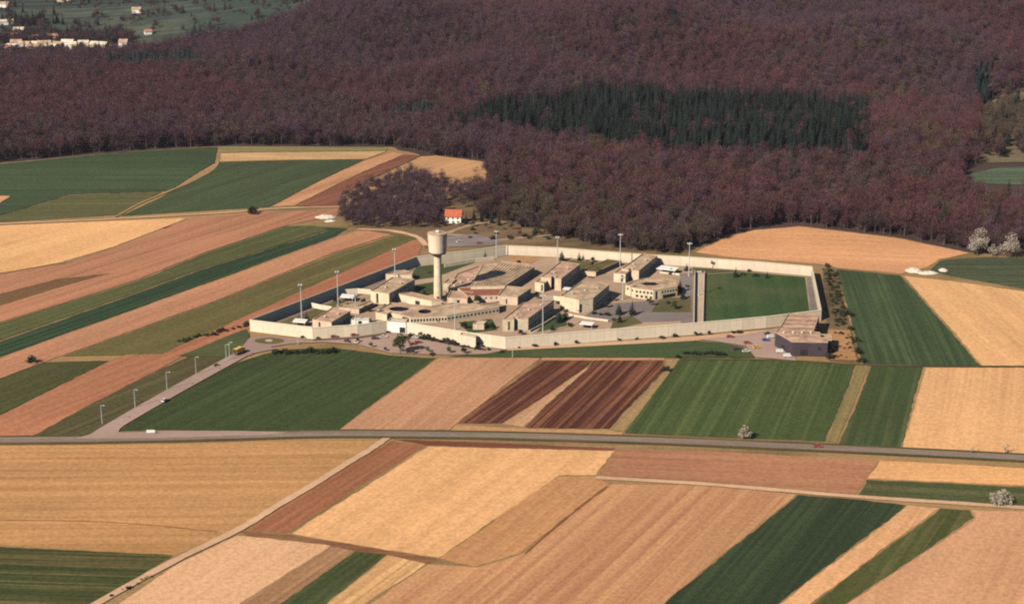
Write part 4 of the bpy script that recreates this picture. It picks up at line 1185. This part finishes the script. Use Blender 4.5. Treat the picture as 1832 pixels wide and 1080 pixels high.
def conifer(Ht, R, mat, levels=13, per=10):
    vs = []
    for l in range(levels):
        t = l / (levels - 1)
        z = Ht * (0.10 + 0.88 * t); rr = R * (1 - t) ** 0.85 + 0.25
        m = max(4, int(per * (1 - 0.5 * t)))
        for i in range(m):
            a = 2 * math.pi * (i + nr.uniform(-0.4, 0.4)) / m
            r = rr * nr.uniform(0.7, 1.15); w = rr * nr.uniform(0.28, 0.42)
            d = np.array([math.cos(a), math.sin(a), 0]); s = np.array([-math.sin(a), math.cos(a), 0])
            top = np.array([0, 0, z + Ht * 0.045]); tip = d * r + np.array([0, 0, z - 0.22 * r])
            mid = d * r * 0.6 + np.array([0, 0, z])
            vs += [top, mid + s * w, tip, top, tip, mid - s * w]
    mb = MB(); mb.tube((0, 0, -0.5), (0, 0, Ht * 0.96), Ht * 0.016, 0.03, 6, cap=False)
    return mb.mesh('trunk', M['bark']), tri_mesh('crown', np.array(vs), [mat])

def leafy(Ht, R, n, mat, size=0.35, k=6, bark=None, ctr=0.6):
    cent = limbs(Ht, R, k, ctr)
    rad = np.full(len(cent), R * 0.5) * nr.uniform(0.75, 1.25, len(cent))
    return trunk_mb(Ht, cent, Ht * 0.02).mesh('trunk', bark or M['bark']), tri_mesh('crown', leaves(cent, rad, n, size), [mat])

def bush_mesh(R, h, n, mat, size=0.3):
    m = 7
    c = np.stack([nr.uniform(-R, R, m) * 0.6, nr.uniform(-R, R, m) * 0.6, nr.uniform(0.25, 0.75, m) * h], 1)
    rad = np.full(m, min(R, h) * 0.5)
    v = leaves(c, rad, n, size); v[:, 2] = np.maximum(v[:, 2], -0.1)
    mb = MB()
    for q in c[:4]: mb.tube((0, 0, -0.2), tuple(q), 0.07, 0.03, 4, cap=False)
    return mb.mesh('stem', M['bark']), tri_mesh('foliage', v, [mat])

def plant(name, label, cat, meshes, loc, rz=None, sc=1.0, group=None, parts=('trunk', 'crown'), scz=None):
    root = empty(name, loc, rnd.uniform(0, 6.28) if rz is None else rz)
    root.scale = (sc, sc, scz or sc)
    tag(root, label, cat, group)
    for nm, me in zip(parts, meshes): link(nm, me, root)
    return root

# kinds of woodland tree: 0-2 purple brown, 3-5 red brown, 6-7 olive, 8-9 grey brown, 10-11 dark conifer, 12 teal conifer
KINDS = []
for i in range(3): KINDS.append(bare_tree(17 + i, 5.0 + 0.3 * i, 860, M['tw_purple'], M['bark_pale']))
for i in range(3): KINDS.append(bare_tree(16 + i, 5.0 + 0.3 * i, 860, M['tw_red'], M['bark_pale']))
for i in range(2): KINDS.append(bare_tree(14 + i, 4.4, 860, M['tw_olive'], M['bark_pale']))
for i in range(2): KINDS.append(bare_tree(14 + i, 4.2, 860, M['tw_grey'], M['bark_pale']))
for i in range(2): KINDS.append(conifer(20 + 2 * i, 4.3, M['needle']))
KINDS.append(conifer(17, 3.6, M['needle2']))

FOREST = [(-400, 318), (-150, 302), (0, 291), (200, 272), (390, 261), (700, 262), (760, 278), (876, 290), (870, 330), (846, 352), (862, 390), (930, 410), (1000, 432), (1080, 445), (1150, 454), (1200, 457), (1250, 444), (1290, 424), (1350, 409), (1430, 403),
          (1600, 423), (1735, 450), (1990, 462), (2300, 480), (2600, -345), (-700, -345)]
OPEN = [[(-700, 124), (0, 117), (150, 112), (195, 108), (290, 94), (430, 70), (530, 36), (640, -20), (800, -200), (900, -345), (-700, -345)],
        [(1715, 352), (1725, 300), (1780, 288), (2200, 276), (2200, 376), (1790, 366)]]
SPARSE = [[(1745, 292), (1755, 190), (1800, 165), (2300, 150), (2300, 285)]]
CONI = [[(795, 246), (890, 200), (1000, 184), (1120, 176), (1320, 192), (1500, 196), (1552, 206), (1556, 280), (1545, 300), (1300, 292), (1200, 284), (1000, 258)]]
TEAL = [[(694, 212), (760, 202), (800, 215), (790, 224), (700, 226)], [(190, 118), (350, 110), (360, 130), (190, 135)], [(1740, 130), (1775, 140), (1775, 200), (1745, 195)]]
sp = 7.0
cx, cy = np.meshgrid(np.arange(-1350, 1350, sp), np.arange(985, 3050, sp))
cx = cx.ravel() + nr.uniform(-0.42, 0.42, cx.size) * sp
cy = cy.ravel() + nr.uniform(-0.42, 0.42, cy.size) * sp
ok = np.abs(cx) < cy * 0.40 + 60
cx, cy = cx[ok], cy[ok]
cz = hgt(cx, cy)
ppx, ppy = proj(cx, cy, cz)
inside_f = inpoly(ppx, ppy, FOREST)
for o_ in OPEN: inside_f &= ~inpoly(ppx, ppy, o_)
for o_ in SPARSE: inside_f &= ~(inpoly(ppx, ppy, o_) & (nr.random(len(cx)) < 0.6))
sparse_front = inpoly(ppx, ppy, [(840, 352), (862, 330), (1000, 345), (1130, 365), (1290, 400), (1260, 444), (1190, 460), (1100, 452), (1000, 436), (860, 396)])
inside_f &= ~(sparse_front & (ppx < 1000) & (nr.random(len(cx)) < 0.3))
cx, cy, cz, ppx, ppy, sparse_front = [a[inside_f] for a in (cx, cy, cz, ppx, ppy, sparse_front)]
def nz(x, y, s, seed):
    r = np.random.default_rng(int(seed * 10)); z = np.zeros(len(x)); w = 0
    for o in range(3):
        for _ in range(4):
            a = r.uniform(0, 2 * math.pi); f = s * 2.2 * 2 ** o * r.uniform(0.7, 1.4); p = r.uniform(0, 6.28)
            z += np.sin((x * math.cos(a) + y * math.sin(a)) * f + p + 1.3 * np.sin((x * math.sin(a) - y * math.cos(a)) * f * 0.6)) / 2 ** o
        w += 1.6 / 2 ** o
    return z / w * 0.55
n1 = nz(cx, cy, 0.0036, 3.1); n2 = nz(cx, cy, 0.011, 9.7)
kind = np.where(nr.random(len(cx)) < 1 / (1 + np.exp(-n1 * 11)), nr.integers(3, 6, len(cx)), nr.integers(0, 3, len(cx)))
redzone = inpoly(ppx, ppy, [(860, 300), (1100, 262), (1320, 290), (1560, 300), (2000, 340), (2000, 440), (1740, 430), (1430, 385), (1300, 380), (1100, 350)])
kind = np.where(redzone & (nr.random(len(cx)) < 0.75), nr.integers(3, 6, len(cx)), kind)
q_lo, q_hi = np.quantile(n2, 0.2), np.quantile(n2, 0.86)
kind = np.where((n2 > q_hi) & (nr.random(len(cx)) < 0.45), nr.integers(6, 8, len(cx)), kind)
kind = np.where((n2 < q_lo) & (nr.random(len(cx)) < 0.7), nr.integers(8, 10, len(cx)), kind)
kind = np.where(sparse_front & (nr.random(len(cx)) < 0.75), nr.integers(6, 10, len(cx)), kind)
for o_ in SPARSE: kind = np.where(inpoly(ppx, ppy, o_), nr.choice([6, 7, 6, 7, 9, 12], len(cx)), kind); 
for c_ in CONI:
    m_ = inpoly(ppx + 26 * nz(cx, cy, 0.02, 5.5) + nr.normal(0, 5, len(cx)), ppy + 14 * nz(cx, cy, 0.02, 6.5) + nr.normal(0, 2.5, len(cx)), c_)
    kind = np.where(m_ & (nr.random(len(cx)) < 0.95), nr.integers(10, 12, len(cx)), kind)
for c_ in TEAL: kind = np.where(inpoly(ppx, ppy, c_), 12, kind)
kind = np.where((nr.random(len(cx)) < 0.006), 10, kind)
scl = (0.6 + 0.65 * nr.random(len(cx)) ** 0.8) * (1 + 0.12 * np.clip(nz(cx, cy, 0.02, 21.0), -1, 1))
# front row of the wood: nothing of the wood stands nearer to the camera within a few metres
cell = {}
for i in range(len(cx)): cell.setdefault((int(cx[i] // 9), int(cy[i] // 9)), []).append(i)
edge = []
for i in range(len(cx)):
    a, b = int(cx[i] // 9), int(cy[i] // 9)
    if any((a + da, b - db) in cell for da in (0,) for db in (1, 2)): continue
    if -20 < ppx[i] < 1850 and ppy[i] > 240 and ppy[i] < 470: edge.append(i)
edge.sort(key=lambda i: cy[i])
edge = edge[:230]
edge_set = set(edge)
lab_of = {0: 'bare purplish brown tree at the wood edge', 3: 'bare reddish brown tree at the wood edge', 6: 'bare olive tinged tree at the wood edge',
          8: 'bare grey brown tree at the wood edge', 10: 'dark evergreen at the wood edge', 12: 'bluish evergreen at the wood edge'}
def zone(px):
    return (' beside the far left wheat field' if px < 395 else ' above the far tan band' if px < 705 else ' behind the tan slope' if px < 880 else
            ' behind the scrub north of the prison' if px < 1240 else ' above the hillside stubble field' if px < 1735 else ' behind the blossoming trees')
for i in edge:
    k = int(kind[i]); base = max(q for q in lab_of if q <= k)
    plant('woodland_tree' if k < 10 else 'conifer', lab_of[base] + zone(ppx[i]), 'tree', KINDS[k], (cx[i], cy[i], cz[i]), sc=float(scl[i]) * 0.95, group=lab_of[base] + zone(ppx[i]))

# the rest of the wood reads as one mass
protos = bpy.data.collections.new('woodland_tree_shapes')
for k, (t_me, c_me) in enumerate(KINDS):
    bm = bmesh.new(); bm.from_mesh(t_me)
    nt_ = len(bm.faces); bm.from_mesh(c_me); bm.faces.ensure_lookup_table()
    for f in bm.faces[nt_:]: f.material_index = 1
    mm = bpy.data.meshes.new('tree_shape_%02d' % k); bm.to_mesh(mm); bm.free()
    mm.materials.append(t_me.materials[0]); mm.materials.append(c_me.materials[0])
    protos.objects.link(bpy.data.objects.new('tree_shape_%02d' % k, mm))

def gn_scatter(name, pts, kinds, scales, coll, label, cat):
    me = bpy.data.meshes.new(name)
    me.from_pydata([tuple(p) for p in pts], [], [])
    me.attributes.new('kind', 'INT', 'POINT').data.foreach_set('value', np.asarray(kinds, np.int32))
    me.attributes.new('size', 'FLOAT', 'POINT').data.foreach_set('value', np.asarray(scales, np.float32))
    me.attributes.new('turn', 'FLOAT', 'POINT').data.foreach_set('value', nr.uniform(0, 6.28, len(pts)).astype(np.float32))
    o = link(name, me)
    tag(o, label, cat, kind='stuff')
    ng = bpy.data.node_groups.new(name + '_scatter', 'GeometryNodeTree')
    ng.interface.new_socket('Geometry', in_out='INPUT', socket_type='NodeSocketGeometry')
    ng.interface.new_socket('Geometry', in_out='OUTPUT', socket_type='NodeSocketGeometry')
    N, Lk = ng.nodes, ng.links
    gi, go = N.new('NodeGroupInput'), N.new('NodeGroupOutput')
    ci = N.new('GeometryNodeCollectionInfo'); ci.inputs[0].default_value = coll
    ci.inputs['Separate Children'].default_value = True; ci.inputs['Reset Children'].default_value = True
    ip = N.new('GeometryNodeInstanceOnPoints'); ip.inputs['Pick Instance'].default_value = True
    def attr(nm, dt):
        a = N.new('GeometryNodeInputNamedAttribute'); a.data_type = dt; a.inputs[0].default_value = nm; return a.outputs[0]
    cb_ = N.new('ShaderNodeCombineXYZ'); Lk.new(attr('turn', 'FLOAT'), cb_.inputs[2])
    Lk.new(gi.outputs[0], ip.inputs['Points']); Lk.new(ci.outputs[0], ip.inputs['Instance'])
    Lk.new(attr('kind', 'INT'), ip.inputs['Instance Index']); Lk.new(cb_.outputs[0], ip.inputs['Rotation']); Lk.new(attr('size', 'FLOAT'), ip.inputs['Scale'])
    Lk.new(ip.outputs[0], go.inputs[0])
    md = o.modifiers.new('scatter', 'NODES'); md.node_group = ng
    return o
near = [i for i in range(len(cx)) if not all((int(cx[i] // 9), int(cy[i] // 9) - q) in cell for q in (1, 2, 3, 4)) and ppy[i] > 230]
ux = np.array([cx[i] + rnd.uniform(-4, 4) for i in near for _ in range(3)]); uy = np.array([cy[i] + rnd.uniform(1, 9) for i in near for _ in range(3)])
us = np.array([rnd.uniform(0.3, 0.62) for _ in ux]); uk = np.array([rnd.choice([0, 1, 3, 6, 7, 8, 9, 8, 9]) for _ in ux])
rest = [i for i in range(len(cx)) if i not in edge_set]
print('forest points', len(rest), 'edge', len(edge))
gn_scatter('woodland', np.concatenate([np.stack([cx[rest], cy[rest], cz[rest]], 1), np.stack([ux, uy, hgt(ux, uy)], 1)]), np.concatenate([kind[rest], uk]), np.concatenate([scl[rest], us]), protos, 'vast leafless reddish brown wood with dark conifer stands covering the hills', 'wood')
# hedgerows and gardens of the far valley, one loose mass
vx, vy, vk = [], [], []
for _ in range(1900):
    q = (rnd.uniform(-60, 240), rnd.uniform(60, 80) if rnd.random() < 0.8 else rnd.uniform(92, 106)) if rnd.random() < 0.55 else (rnd.uniform(-60, 560), rnd.uniform(-20, 66))
    g_ = G(*q)
    if mnoise.noise(Vector((q[0] * 0.03, q[1] * 0.09, 4.4))) < 0.02 and q[1] < 66: continue
    vx.append((g_.x, g_.y, g_.z)); vk.append(rnd.choice([0, 2, 6, 7, 8, 9, 10, 12, 7, 6]))
for _ in range(90):
    g_ = G(58 + rnd.gauss(0, 22), 44 + rnd.gauss(0, 5)); vx.append((g_.x, g_.y, g_.z)); vk.append(10)
gn_scatter('valley_trees', vx, vk, nr.uniform(0.45, 0.85, len(vx)), protos, 'scattered hedgerow trees among the far village gardens', 'trees')

# grove round the white house
GROVE = [(612, 404), (610, 376), (640, 350), (690, 330), (735, 318), (780, 332), (846, 346), (856, 362), (840, 372), (806, 362), (792, 372), (790, 396), (770, 410), (700, 411), (640, 408)]
gp = []
for _ in range(4000):
    q = (rnd.uniform(605, 860), rnd.uniform(316, 412))
    if not bool(inpoly(np.array([q[0]]), np.array([q[1]]), GROVE)[0]): continue
    w = G(*q)
    if all((w.x - a.x) ** 2 + (w.y - a.y) ** 2 > 5.4 ** 2 for a in gp): gp.append(w)
gl = 'bare purplish tree in the dense grove left of the white house'
for w in gp:
    k = rnd.choice([0, 1, 2, 8, 0, 1, 9])
    qx, qy = proj(w.x, w.y, w.z)
    row = 'front' if qy > 388 else 'middle' if qy > 355 else 'rear'
    side = 'left' if qx < 670 else 'central' if qx < 735 else 'right'
    gl = 'bare %s tree in the %s %s part of the grove beside the white house' % ('grey brown' if k > 7 else 'purplish', row, side)
    plant('grove_tree', gl, 'tree', KINDS[k], w, sc=rnd.uniform(0.6, 0.85), group=gl)
print('grove', len(gp))
for px, py, s, k, lab in [(800, 404, 0.36, 8, 'small bare tree before the left half of the white house'), (822, 406, 0.3, 9, 'little bare tree before the door of the white house'), (846, 406, 0.4, 6, 'small olive tree at the track right of the white house'), (870, 410, 0.4, 7, 'small olive tree beside the curved track'), (930, 424, 0.42, 7, 'low olive tree close behind the rear wall corner'), (834, 402, 0.42, 10, 'dark evergreen close by the right wall of the white house'), (880, 400, 0.5, 11, 'dark evergreen before the pink roofed cottage'), (893, 404, 0.42, 10, 'short evergreen right before the cottage'), (858, 384, 0.6, 8, 'bare grey tree between the white house and the cottage'), (784, 402, 0.5, 0, 'bare tree at the left corner of the white house'), (830, 372, 0.62, 9, 'bare tree rising right behind the white house'), (838, 350, 0.62, 6, 'bare olive tree on the tan slope above the white house'), (852, 362, 0.7, 7, 'yellowish tree at the right end of the tan slope'), (765, 330, 0.6, 2, 'loose bare tree at the top of the grove'),
                          (790, 322, 0.55, 1, 'small bare tree standing on the tan slope'), (848, 395, 0.5, 10, 'dark evergreen right of the white house'), (862, 398, 0.45, 11, 'second dark evergreen right of the white house'),
                          (872, 392, 0.55, 10, 'dark evergreen left of the pink roofed cottage'), (905, 394, 0.5, 8, 'bare grey tree right of the pink roofed cottage'), (796, 405, 0.4, 11, 'dark evergreen in front of the white house'),
                          (952, 412, 0.5, 9, 'thin bare tree in the scrub behind the workshop'), (1000, 418, 0.55, 8, 'bare tree in the scrub behind the middle cell block'), (1032, 425, 0.5, 6, 'olive bare tree behind the rear wall centre'),
                          (1062, 430, 0.6, 9, 'grey bare tree close behind the rear wall'), (1090, 434, 0.6, 6, 'olive bare tree behind the rear wall near the wood'), (915, 412, 0.45, 7, 'small olive tree by the track behind the prison')]:
    plant('bare_tree' if k < 10 else 'conifer', lab, 'tree', KINDS[k], G(px, py), sc=s)

# blossoming trees
def blossom(Ht, R, n): return leafy(Ht, R, n, M['blossom'], 0.32, 7, M['bark'], 0.5)
plant('blossom_tree', 'pale blossoming tree left of two at the right forest edge', 'tree', blossom(19, 6.4, 2200), G(1748, 457))
plant('blossom_tree', 'pale blossoming tree right of two at the right forest edge', 'tree', blossom(17, 6.6, 2000), G(1804, 462))
plant('blossom_tree', 'small white blossoming tree between the two tall blossoming ones', 'tree', blossom(8, 3.2, 500), G(1775, 458))
plant('blossom_tree', 'small round blossoming tree beside the main road in striped wheat', 'tree', blossom(7.0, 2.9, 700), P(1331, 785))
plant('blossom_tree', 'wide low blossoming bush on the farm track at right edge', 'tree', blossom(6.5, 4.6, 1300), P(1790, 901))
sap = leafy(4.5, 1.2, 90, M['blossom'], 0.2, 5)
plant('sapling', 'thin pale sapling left of two beside the main road at right', 'tree', sap, P(1739, 812))
plant('sapling', 'thin pale sapling right of two beside the main road at right', 'tree', sap, P(1798, 812), sc=1.25)

# conifers and small trees inside the walls
SC = conifer(7.5, 2.2, M['needle'], 9, 8)
SC2 = conifer(6.5, 2.6, M['needle2'], 9, 8)
SL = leafy(6.0, 2.4, 520, M['leaf'], 0.32)
SD = leafy(5.0, 2.0, 420, M['leaf_dark'], 0.3)
for px, py, s, me_, lab in [(549, 576, 0.8, SC, 'dark conifer beside the west corner shelter'), (1131, 565, 1.15, SC, 'dark conifer in the grey yard, right of two'), (1107, 564, 1.1, SC2, 'dark conifer in the grey yard, left of two'),
                            (1109, 578, 0.8, SC, 'small conifer on the dry lawn near the front wall'), (1000, 578, 1.2, SC, 'dark conifer on the lawn by the long front cell block'), (1012, 572, 0.9, SC2, 'second conifer on the lawn by the long front cell block'),
                            (988, 592, 0.6, SC2, 'little green conifer near the front wall'), (1216, 524, 1.2, SC, 'dark conifer at the right end of the pavilion'), (1222, 536, 0.9, SC2, 'smaller conifer right of the pavilion'),
                            (1316, 497, 0.9, SC, 'dark conifer at the head of the pitch'), (1372, 499, 0.6, SC, 'small conifer at the head of the pitch, right'), (868, 466, 0.8, SC, 'dark conifer under the rear wall behind the workshop'),
                            (1005, 468, 1.1, SC2, 'dark conifer under the rear wall behind the middle cell block'), (1036, 467, 0.8, SC, 'thin conifer under the rear wall right of its neighbour'), (1060, 478, 0.7, SC, 'small conifer on the rear lawn'),
                            (1200, 492, 0.7, SC2, 'conifer at the right end of the rear shelter'), (1228, 486, 0.8, SC2, 'conifer between the rear shelter and the mast')]:
    plant('conifer', lab, 'tree', me_, (*P(px, py).xy, 0.55), sc=s)
for px, py, s, me_, lab in [(716, 633, 1.8, SL, 'round bushy olive tree in the left car park'), (855, 545, 1.1, SD, 'round dark tree in the court below the workshop'), (801, 536, 0.8, SD, 'small dark tree at the tower foot'),
                            (655, 560, 0.9, SD, 'dark bushy tree left of the oval courts'), (622, 553, 0.7, SD, 'dark tree behind the small western cell block'), (1035, 560, 0.7, SD, 'reddish dark tree in front of the broad cell block'),
                            (1070, 493, 0.8, SL, 'light green tree on the rear lawn'), (1165, 548, 0.7, SL, 'small green tree in front of the pavilion'), (1205, 555, 0.9, SL, 'low green tree on the lawn below the pavilion'),
                            (880, 590, 0.8, SD, 'dark tree behind the bend of the front wall'), (830, 590, 0.9, SD, 'dark tree inside the front wall by its mast'), (932, 601, 0.7, SD, 'small dark tree at the front cell block corner'),
                            (830, 634, 0.75, SD, 'dark little tree at the right end of the left car park'), (928, 476, 0.7, SD, 'dark tree at the rear edge of the workshop'), (640, 613, 0.5, SD, 'thin dark tree at the lawn edge below the red cars'), (664, 623, 0.5, SL, 'small tree on the lawn edge left of the round bushy one'),
                            (690, 629, 0.45, SD, 'little dark tree just left of the round bushy one'), (738, 634, 0.55, SL, 'small olive tree just right of the round bushy one'), (765, 631, 0.5, SL, 'small olive tree above the black round bush'), (803, 633, 0.6, SL, 'olive tree near the right end of the left car park'),
                            (752, 604, 0.6, SD, 'dark tree against the wall above the white car'), (584, 566, 0.6, SD, 'dark tree at the front corner of the small western cell block'), (600, 543, 0.7, SD, 'dark tree on the lawn behind the western cell block'), (650, 545, 0.7, SD, 'dark tree in front of the cell block left of the tower'),
                            (760, 530, 0.6, SD, 'dark tree on the lawn left of the tower foot'), (935, 556, 0.7, SD, 'dark tree behind the long front cell block'), (962, 536, 0.6, SD, 'dark tree below the stair annex of the middle block'), (1006, 560, 0.8, SD, 'dark tree at the left foot of the broad cell block'),
                            (1085, 552, 0.8, SD, 'dark tree in the shade right of the broad cell block'), (1098, 540, 0.7, SD, 'dark tree left of the pavilion'), (1060, 470, 0.7, SD, 'dark tree under the rear wall above the low wing'), (1195, 530, 0.6, SL, 'small green tree under the pavilion windows')]:
    plant('small_tree', lab, 'tree', me_, (*P(px, py).xy, 0.55), sc=s)

# bushes outside the walls
BU = [bush_mesh(1.6, 1.8, 150, M['leaf_dark'], 0.3), bush_mesh(2.2, 1.6, 170, M['leaf_dark'], 0.3), bush_mesh(1.3, 2.4, 150, M['needle'], 0.26)]
def bush(label, px, py, s=1.0, k=0, sz=None, group=None):
    g_ = G(px, py)
    plant('bush', label, 'bush', BU[k], (g_.x, g_.y, g_.z + 0.3), sc=s, scz=sz, group=group, parts=('stem', 'foliage'))
for px, py, s, k, lab in [(453, 383, 2.6, 0, 'large round dark bush alone on the upper left track'), (56, 650, 2.0, 0, 'dark round bush alone in the left fields'), (387, 656, 0.8, 0, 'small dark bush beside the access road'),
                          (541, 605, 0.7, 0, 'little bush at the foot of the front wall, left of two'), (568, 607, 0.7, 0, 'little bush at the foot of the front wall, right of two'), (694, 597, 0.8, 0, 'dark bush left of the gatehouse door'),
                          (736, 603, 1.3, 1, 'dark bush right of the gatehouse'), (766, 604, 1.1, 0, 'brown bush against the wall right of the gatehouse'), (800, 612, 1.2, 1, 'long brown bush against the front wall'),
                          (773, 636, 0.9, 0, 'black round bush on the lawn edge below the car park'), (875, 628, 0.9, 2, 'dark upright bush at the bend of the front wall'), (897, 632, 0.9, 0, 'low bush on the lawn at the wall bend'),
                          (928, 624, 0.6, 2, 'tiny upright bush just right of the wall bend'), (958, 621, 0.9, 1, 'flat dark bush under the front wall'), (993, 619, 1.1, 2, 'black upright bush under the front wall, left of two'),
                          (1032, 616, 1.2, 2, 'black upright bush under the front wall, right of two'), (1108, 611, 0.9, 2, 'narrow bush under the middle of the front wall'), (1139, 609, 0.9, 2, 'narrow bush right of its twin under the front wall'),
                          (1186, 607, 1.0, 1, 'dark low bush, left of two under the right front wall'), (1208, 603, 1.1, 1, 'dark low bush, right of two under the right front wall'), (1244, 600, 1.0, 2, 'slim bush, first of three under the right front wall'),
                          (1253, 600, 0.8, 2, 'slim short bush, second of three under the right front wall'), (1268, 599, 1.1, 2, 'slim tall bush, third of three under the right front wall'), (1312, 598, 1.0, 2, 'slim bush at the entrance to the right car park'),
                          (1324, 597, 1.1, 1, 'wide bush at the entrance to the right car park'), (1190, 664, 1.3, 1, 'low dark bush at the corner of the ploughed field'), (1213, 641, 1.0, 0, 'dark bush at the lower edge of the lawn'),
                          (1480, 478, 1.2, 1, 'dark bush at the rear east wall corner'), (1512, 566, 2.4, 0, 'large dark bush at the edge of the scrub strip'), (1460, 598, 1.6, 0, 'dark bush against the depot roof side'),
                          (1478, 606, 1.3, 2, 'dark bush between the depot and the earth yard'), (1530, 612, 1.5, 0, 'dark bush on the right border of the earth yard'), (1536, 632, 1.6, 0, 'dark bush lower on the right border of the earth yard'),
                          (1540, 648, 1.3, 1, 'dark bush at the bottom corner of the earth yard'), (1486, 642, 1.6, 1, 'dark low bush beside the depot foot'), (1372, 600, 1.0, 0, 'dark bush by the white van near the depot'),
                          (1503, 598, 0.8, 0, 'small dark bush at the top of the earth yard'), (1523, 590, 1.2, 1, 'olive bush at the upper right of the earth yard'), (1340, 487, 0.9, 1, 'flat dark bush under the rear wall by the pitch'), (440, 584, 1.3, 1, 'dark bush outside the west wall corner')]:
    bush(lab, px, py, s, k)
hl = 'low dark shrub of the hedge along the top of the young wheat'
for k in range(15): bush(hl, 492 + k * 7.6 + rnd.uniform(-2, 2), 632 + rnd.uniform(-2.5, 2.0), rnd.uniform(0.9, 1.5), rnd.choice([0, 1]), group=hl)
hl2 = 'low dark shrub of the hedge below the lawn by the depot'
for k in range(12): bush(hl2, 1226 + k * 6 + rnd.uniform(-2, 2), 635 + rnd.uniform(-1.5, 1.5), rnd.uniform(0.8, 1.2), rnd.choice([0, 1]), group=hl2)
hl3 = 'dark shrub of the hedge between the red strip and the lawn by the west corner'
for k in range(14): bush(hl3, 322 + k * 8.5 + rnd.uniform(-3, 3), 612 - k * 2.0 + rnd.uniform(-2, 2) + (20 if k < 2 else 0) * 0, rnd.uniform(0.6, 1.3), rnd.choice([0, 1]), group=hl3)
hl4 = 'scrubby bush of the overgrown strip east of the prison wall'
for k in range(90):
    t = rnd.random(); bush(hl4, 1474 + t * 22 + rnd.uniform(0, 22), 484 + t * 100, rnd.uniform(0.35, 0.9), rnd.choice([0, 1]), group=hl4)
hl6 = 'low brown shrub of the planted bed along the wall right of the gatehouse'
for k in range(22):
    t = rnd.random(); bush(hl6, 735 + 128 * t, 602 + 25 * t + rnd.uniform(-1.2, 1.5), rnd.uniform(0.6, 1.1), 1, group=hl6)
hl7 = 'small dark shrub among the buildings inside the prison wall'
for px, py in [(720, 528), (796, 540), (870, 551), (905, 545), (960, 528), (1045, 558), (1062, 563), (1075, 565), (1088, 566), (1130, 515), (936, 548), (880, 585), (600, 560), (640, 560), (690, 552), (780, 577), (1098, 575), (1160, 540), (1195, 545), (1230, 515), (1020, 585), (1330, 494), (1350, 496), (925, 560), (1000, 545)]:
    p = P(px, py); plant('bush', hl7, 'bush', BU[rnd.choice([0, 1])], (p.x, p.y, 0.55), sc=rnd.uniform(0.7, 1.2), group=hl7, parts=('stem', 'foliage'))
hl8 = 'low scrubby bush on the rough ground behind the prison'
for k in range(60):
    px = rnd.uniform(830, 1190); py = rnd.uniform(402, 430) + max(0, (px - 1000) * 0.08) ; bush(hl8, px, min(py, 442), rnd.uniform(0.5, 1.4), rnd.choice([0, 1]), group=hl8)
hl9 = 'ragged brown tuft on the bare earth yard beside the depot'
for k in range(26): bush(hl9, rnd.uniform(1486, 1526), rnd.uniform(594, 642), rnd.uniform(0.25, 0.7), 1, group=hl9)
hl5 = 'dark tuft beside the farm track at the lower left'
for k in range(12):
    t = rnd.random(); bush(hl5, 190 + 100 * t + rnd.uniform(0, 10), 1072 - 56 * t, rnd.uniform(0.2, 0.45), 1, group=hl5)

# ------------------------------------------------------------------ air
HAZE = 0.000034
if HAZE:
    hb = MB(); hb.box(-1500, 1500, -60, 3300, -30, 300)
    m = bpy.data.materials.new('haze_air'); m.use_nodes = True
    nt = m.node_tree; nt.nodes.remove(nt.nodes['Principled BSDF'])
    pv = nt.nodes.new('ShaderNodeVolumePrincipled')
    pv.inputs['Color'].default_value = (0.82, 0.74, 0.95, 1); pv.inputs['Density'].default_value = HAZE
    pv.inputs['Anisotropy'].default_value = 0.3
    nt.links.new(pv.outputs[0], nt.nodes['Material Output'].inputs['Volume'])
    tag(hb.build('haze', m), 'thin pale haze in the air over the fields', 'haze', kind='stuff')
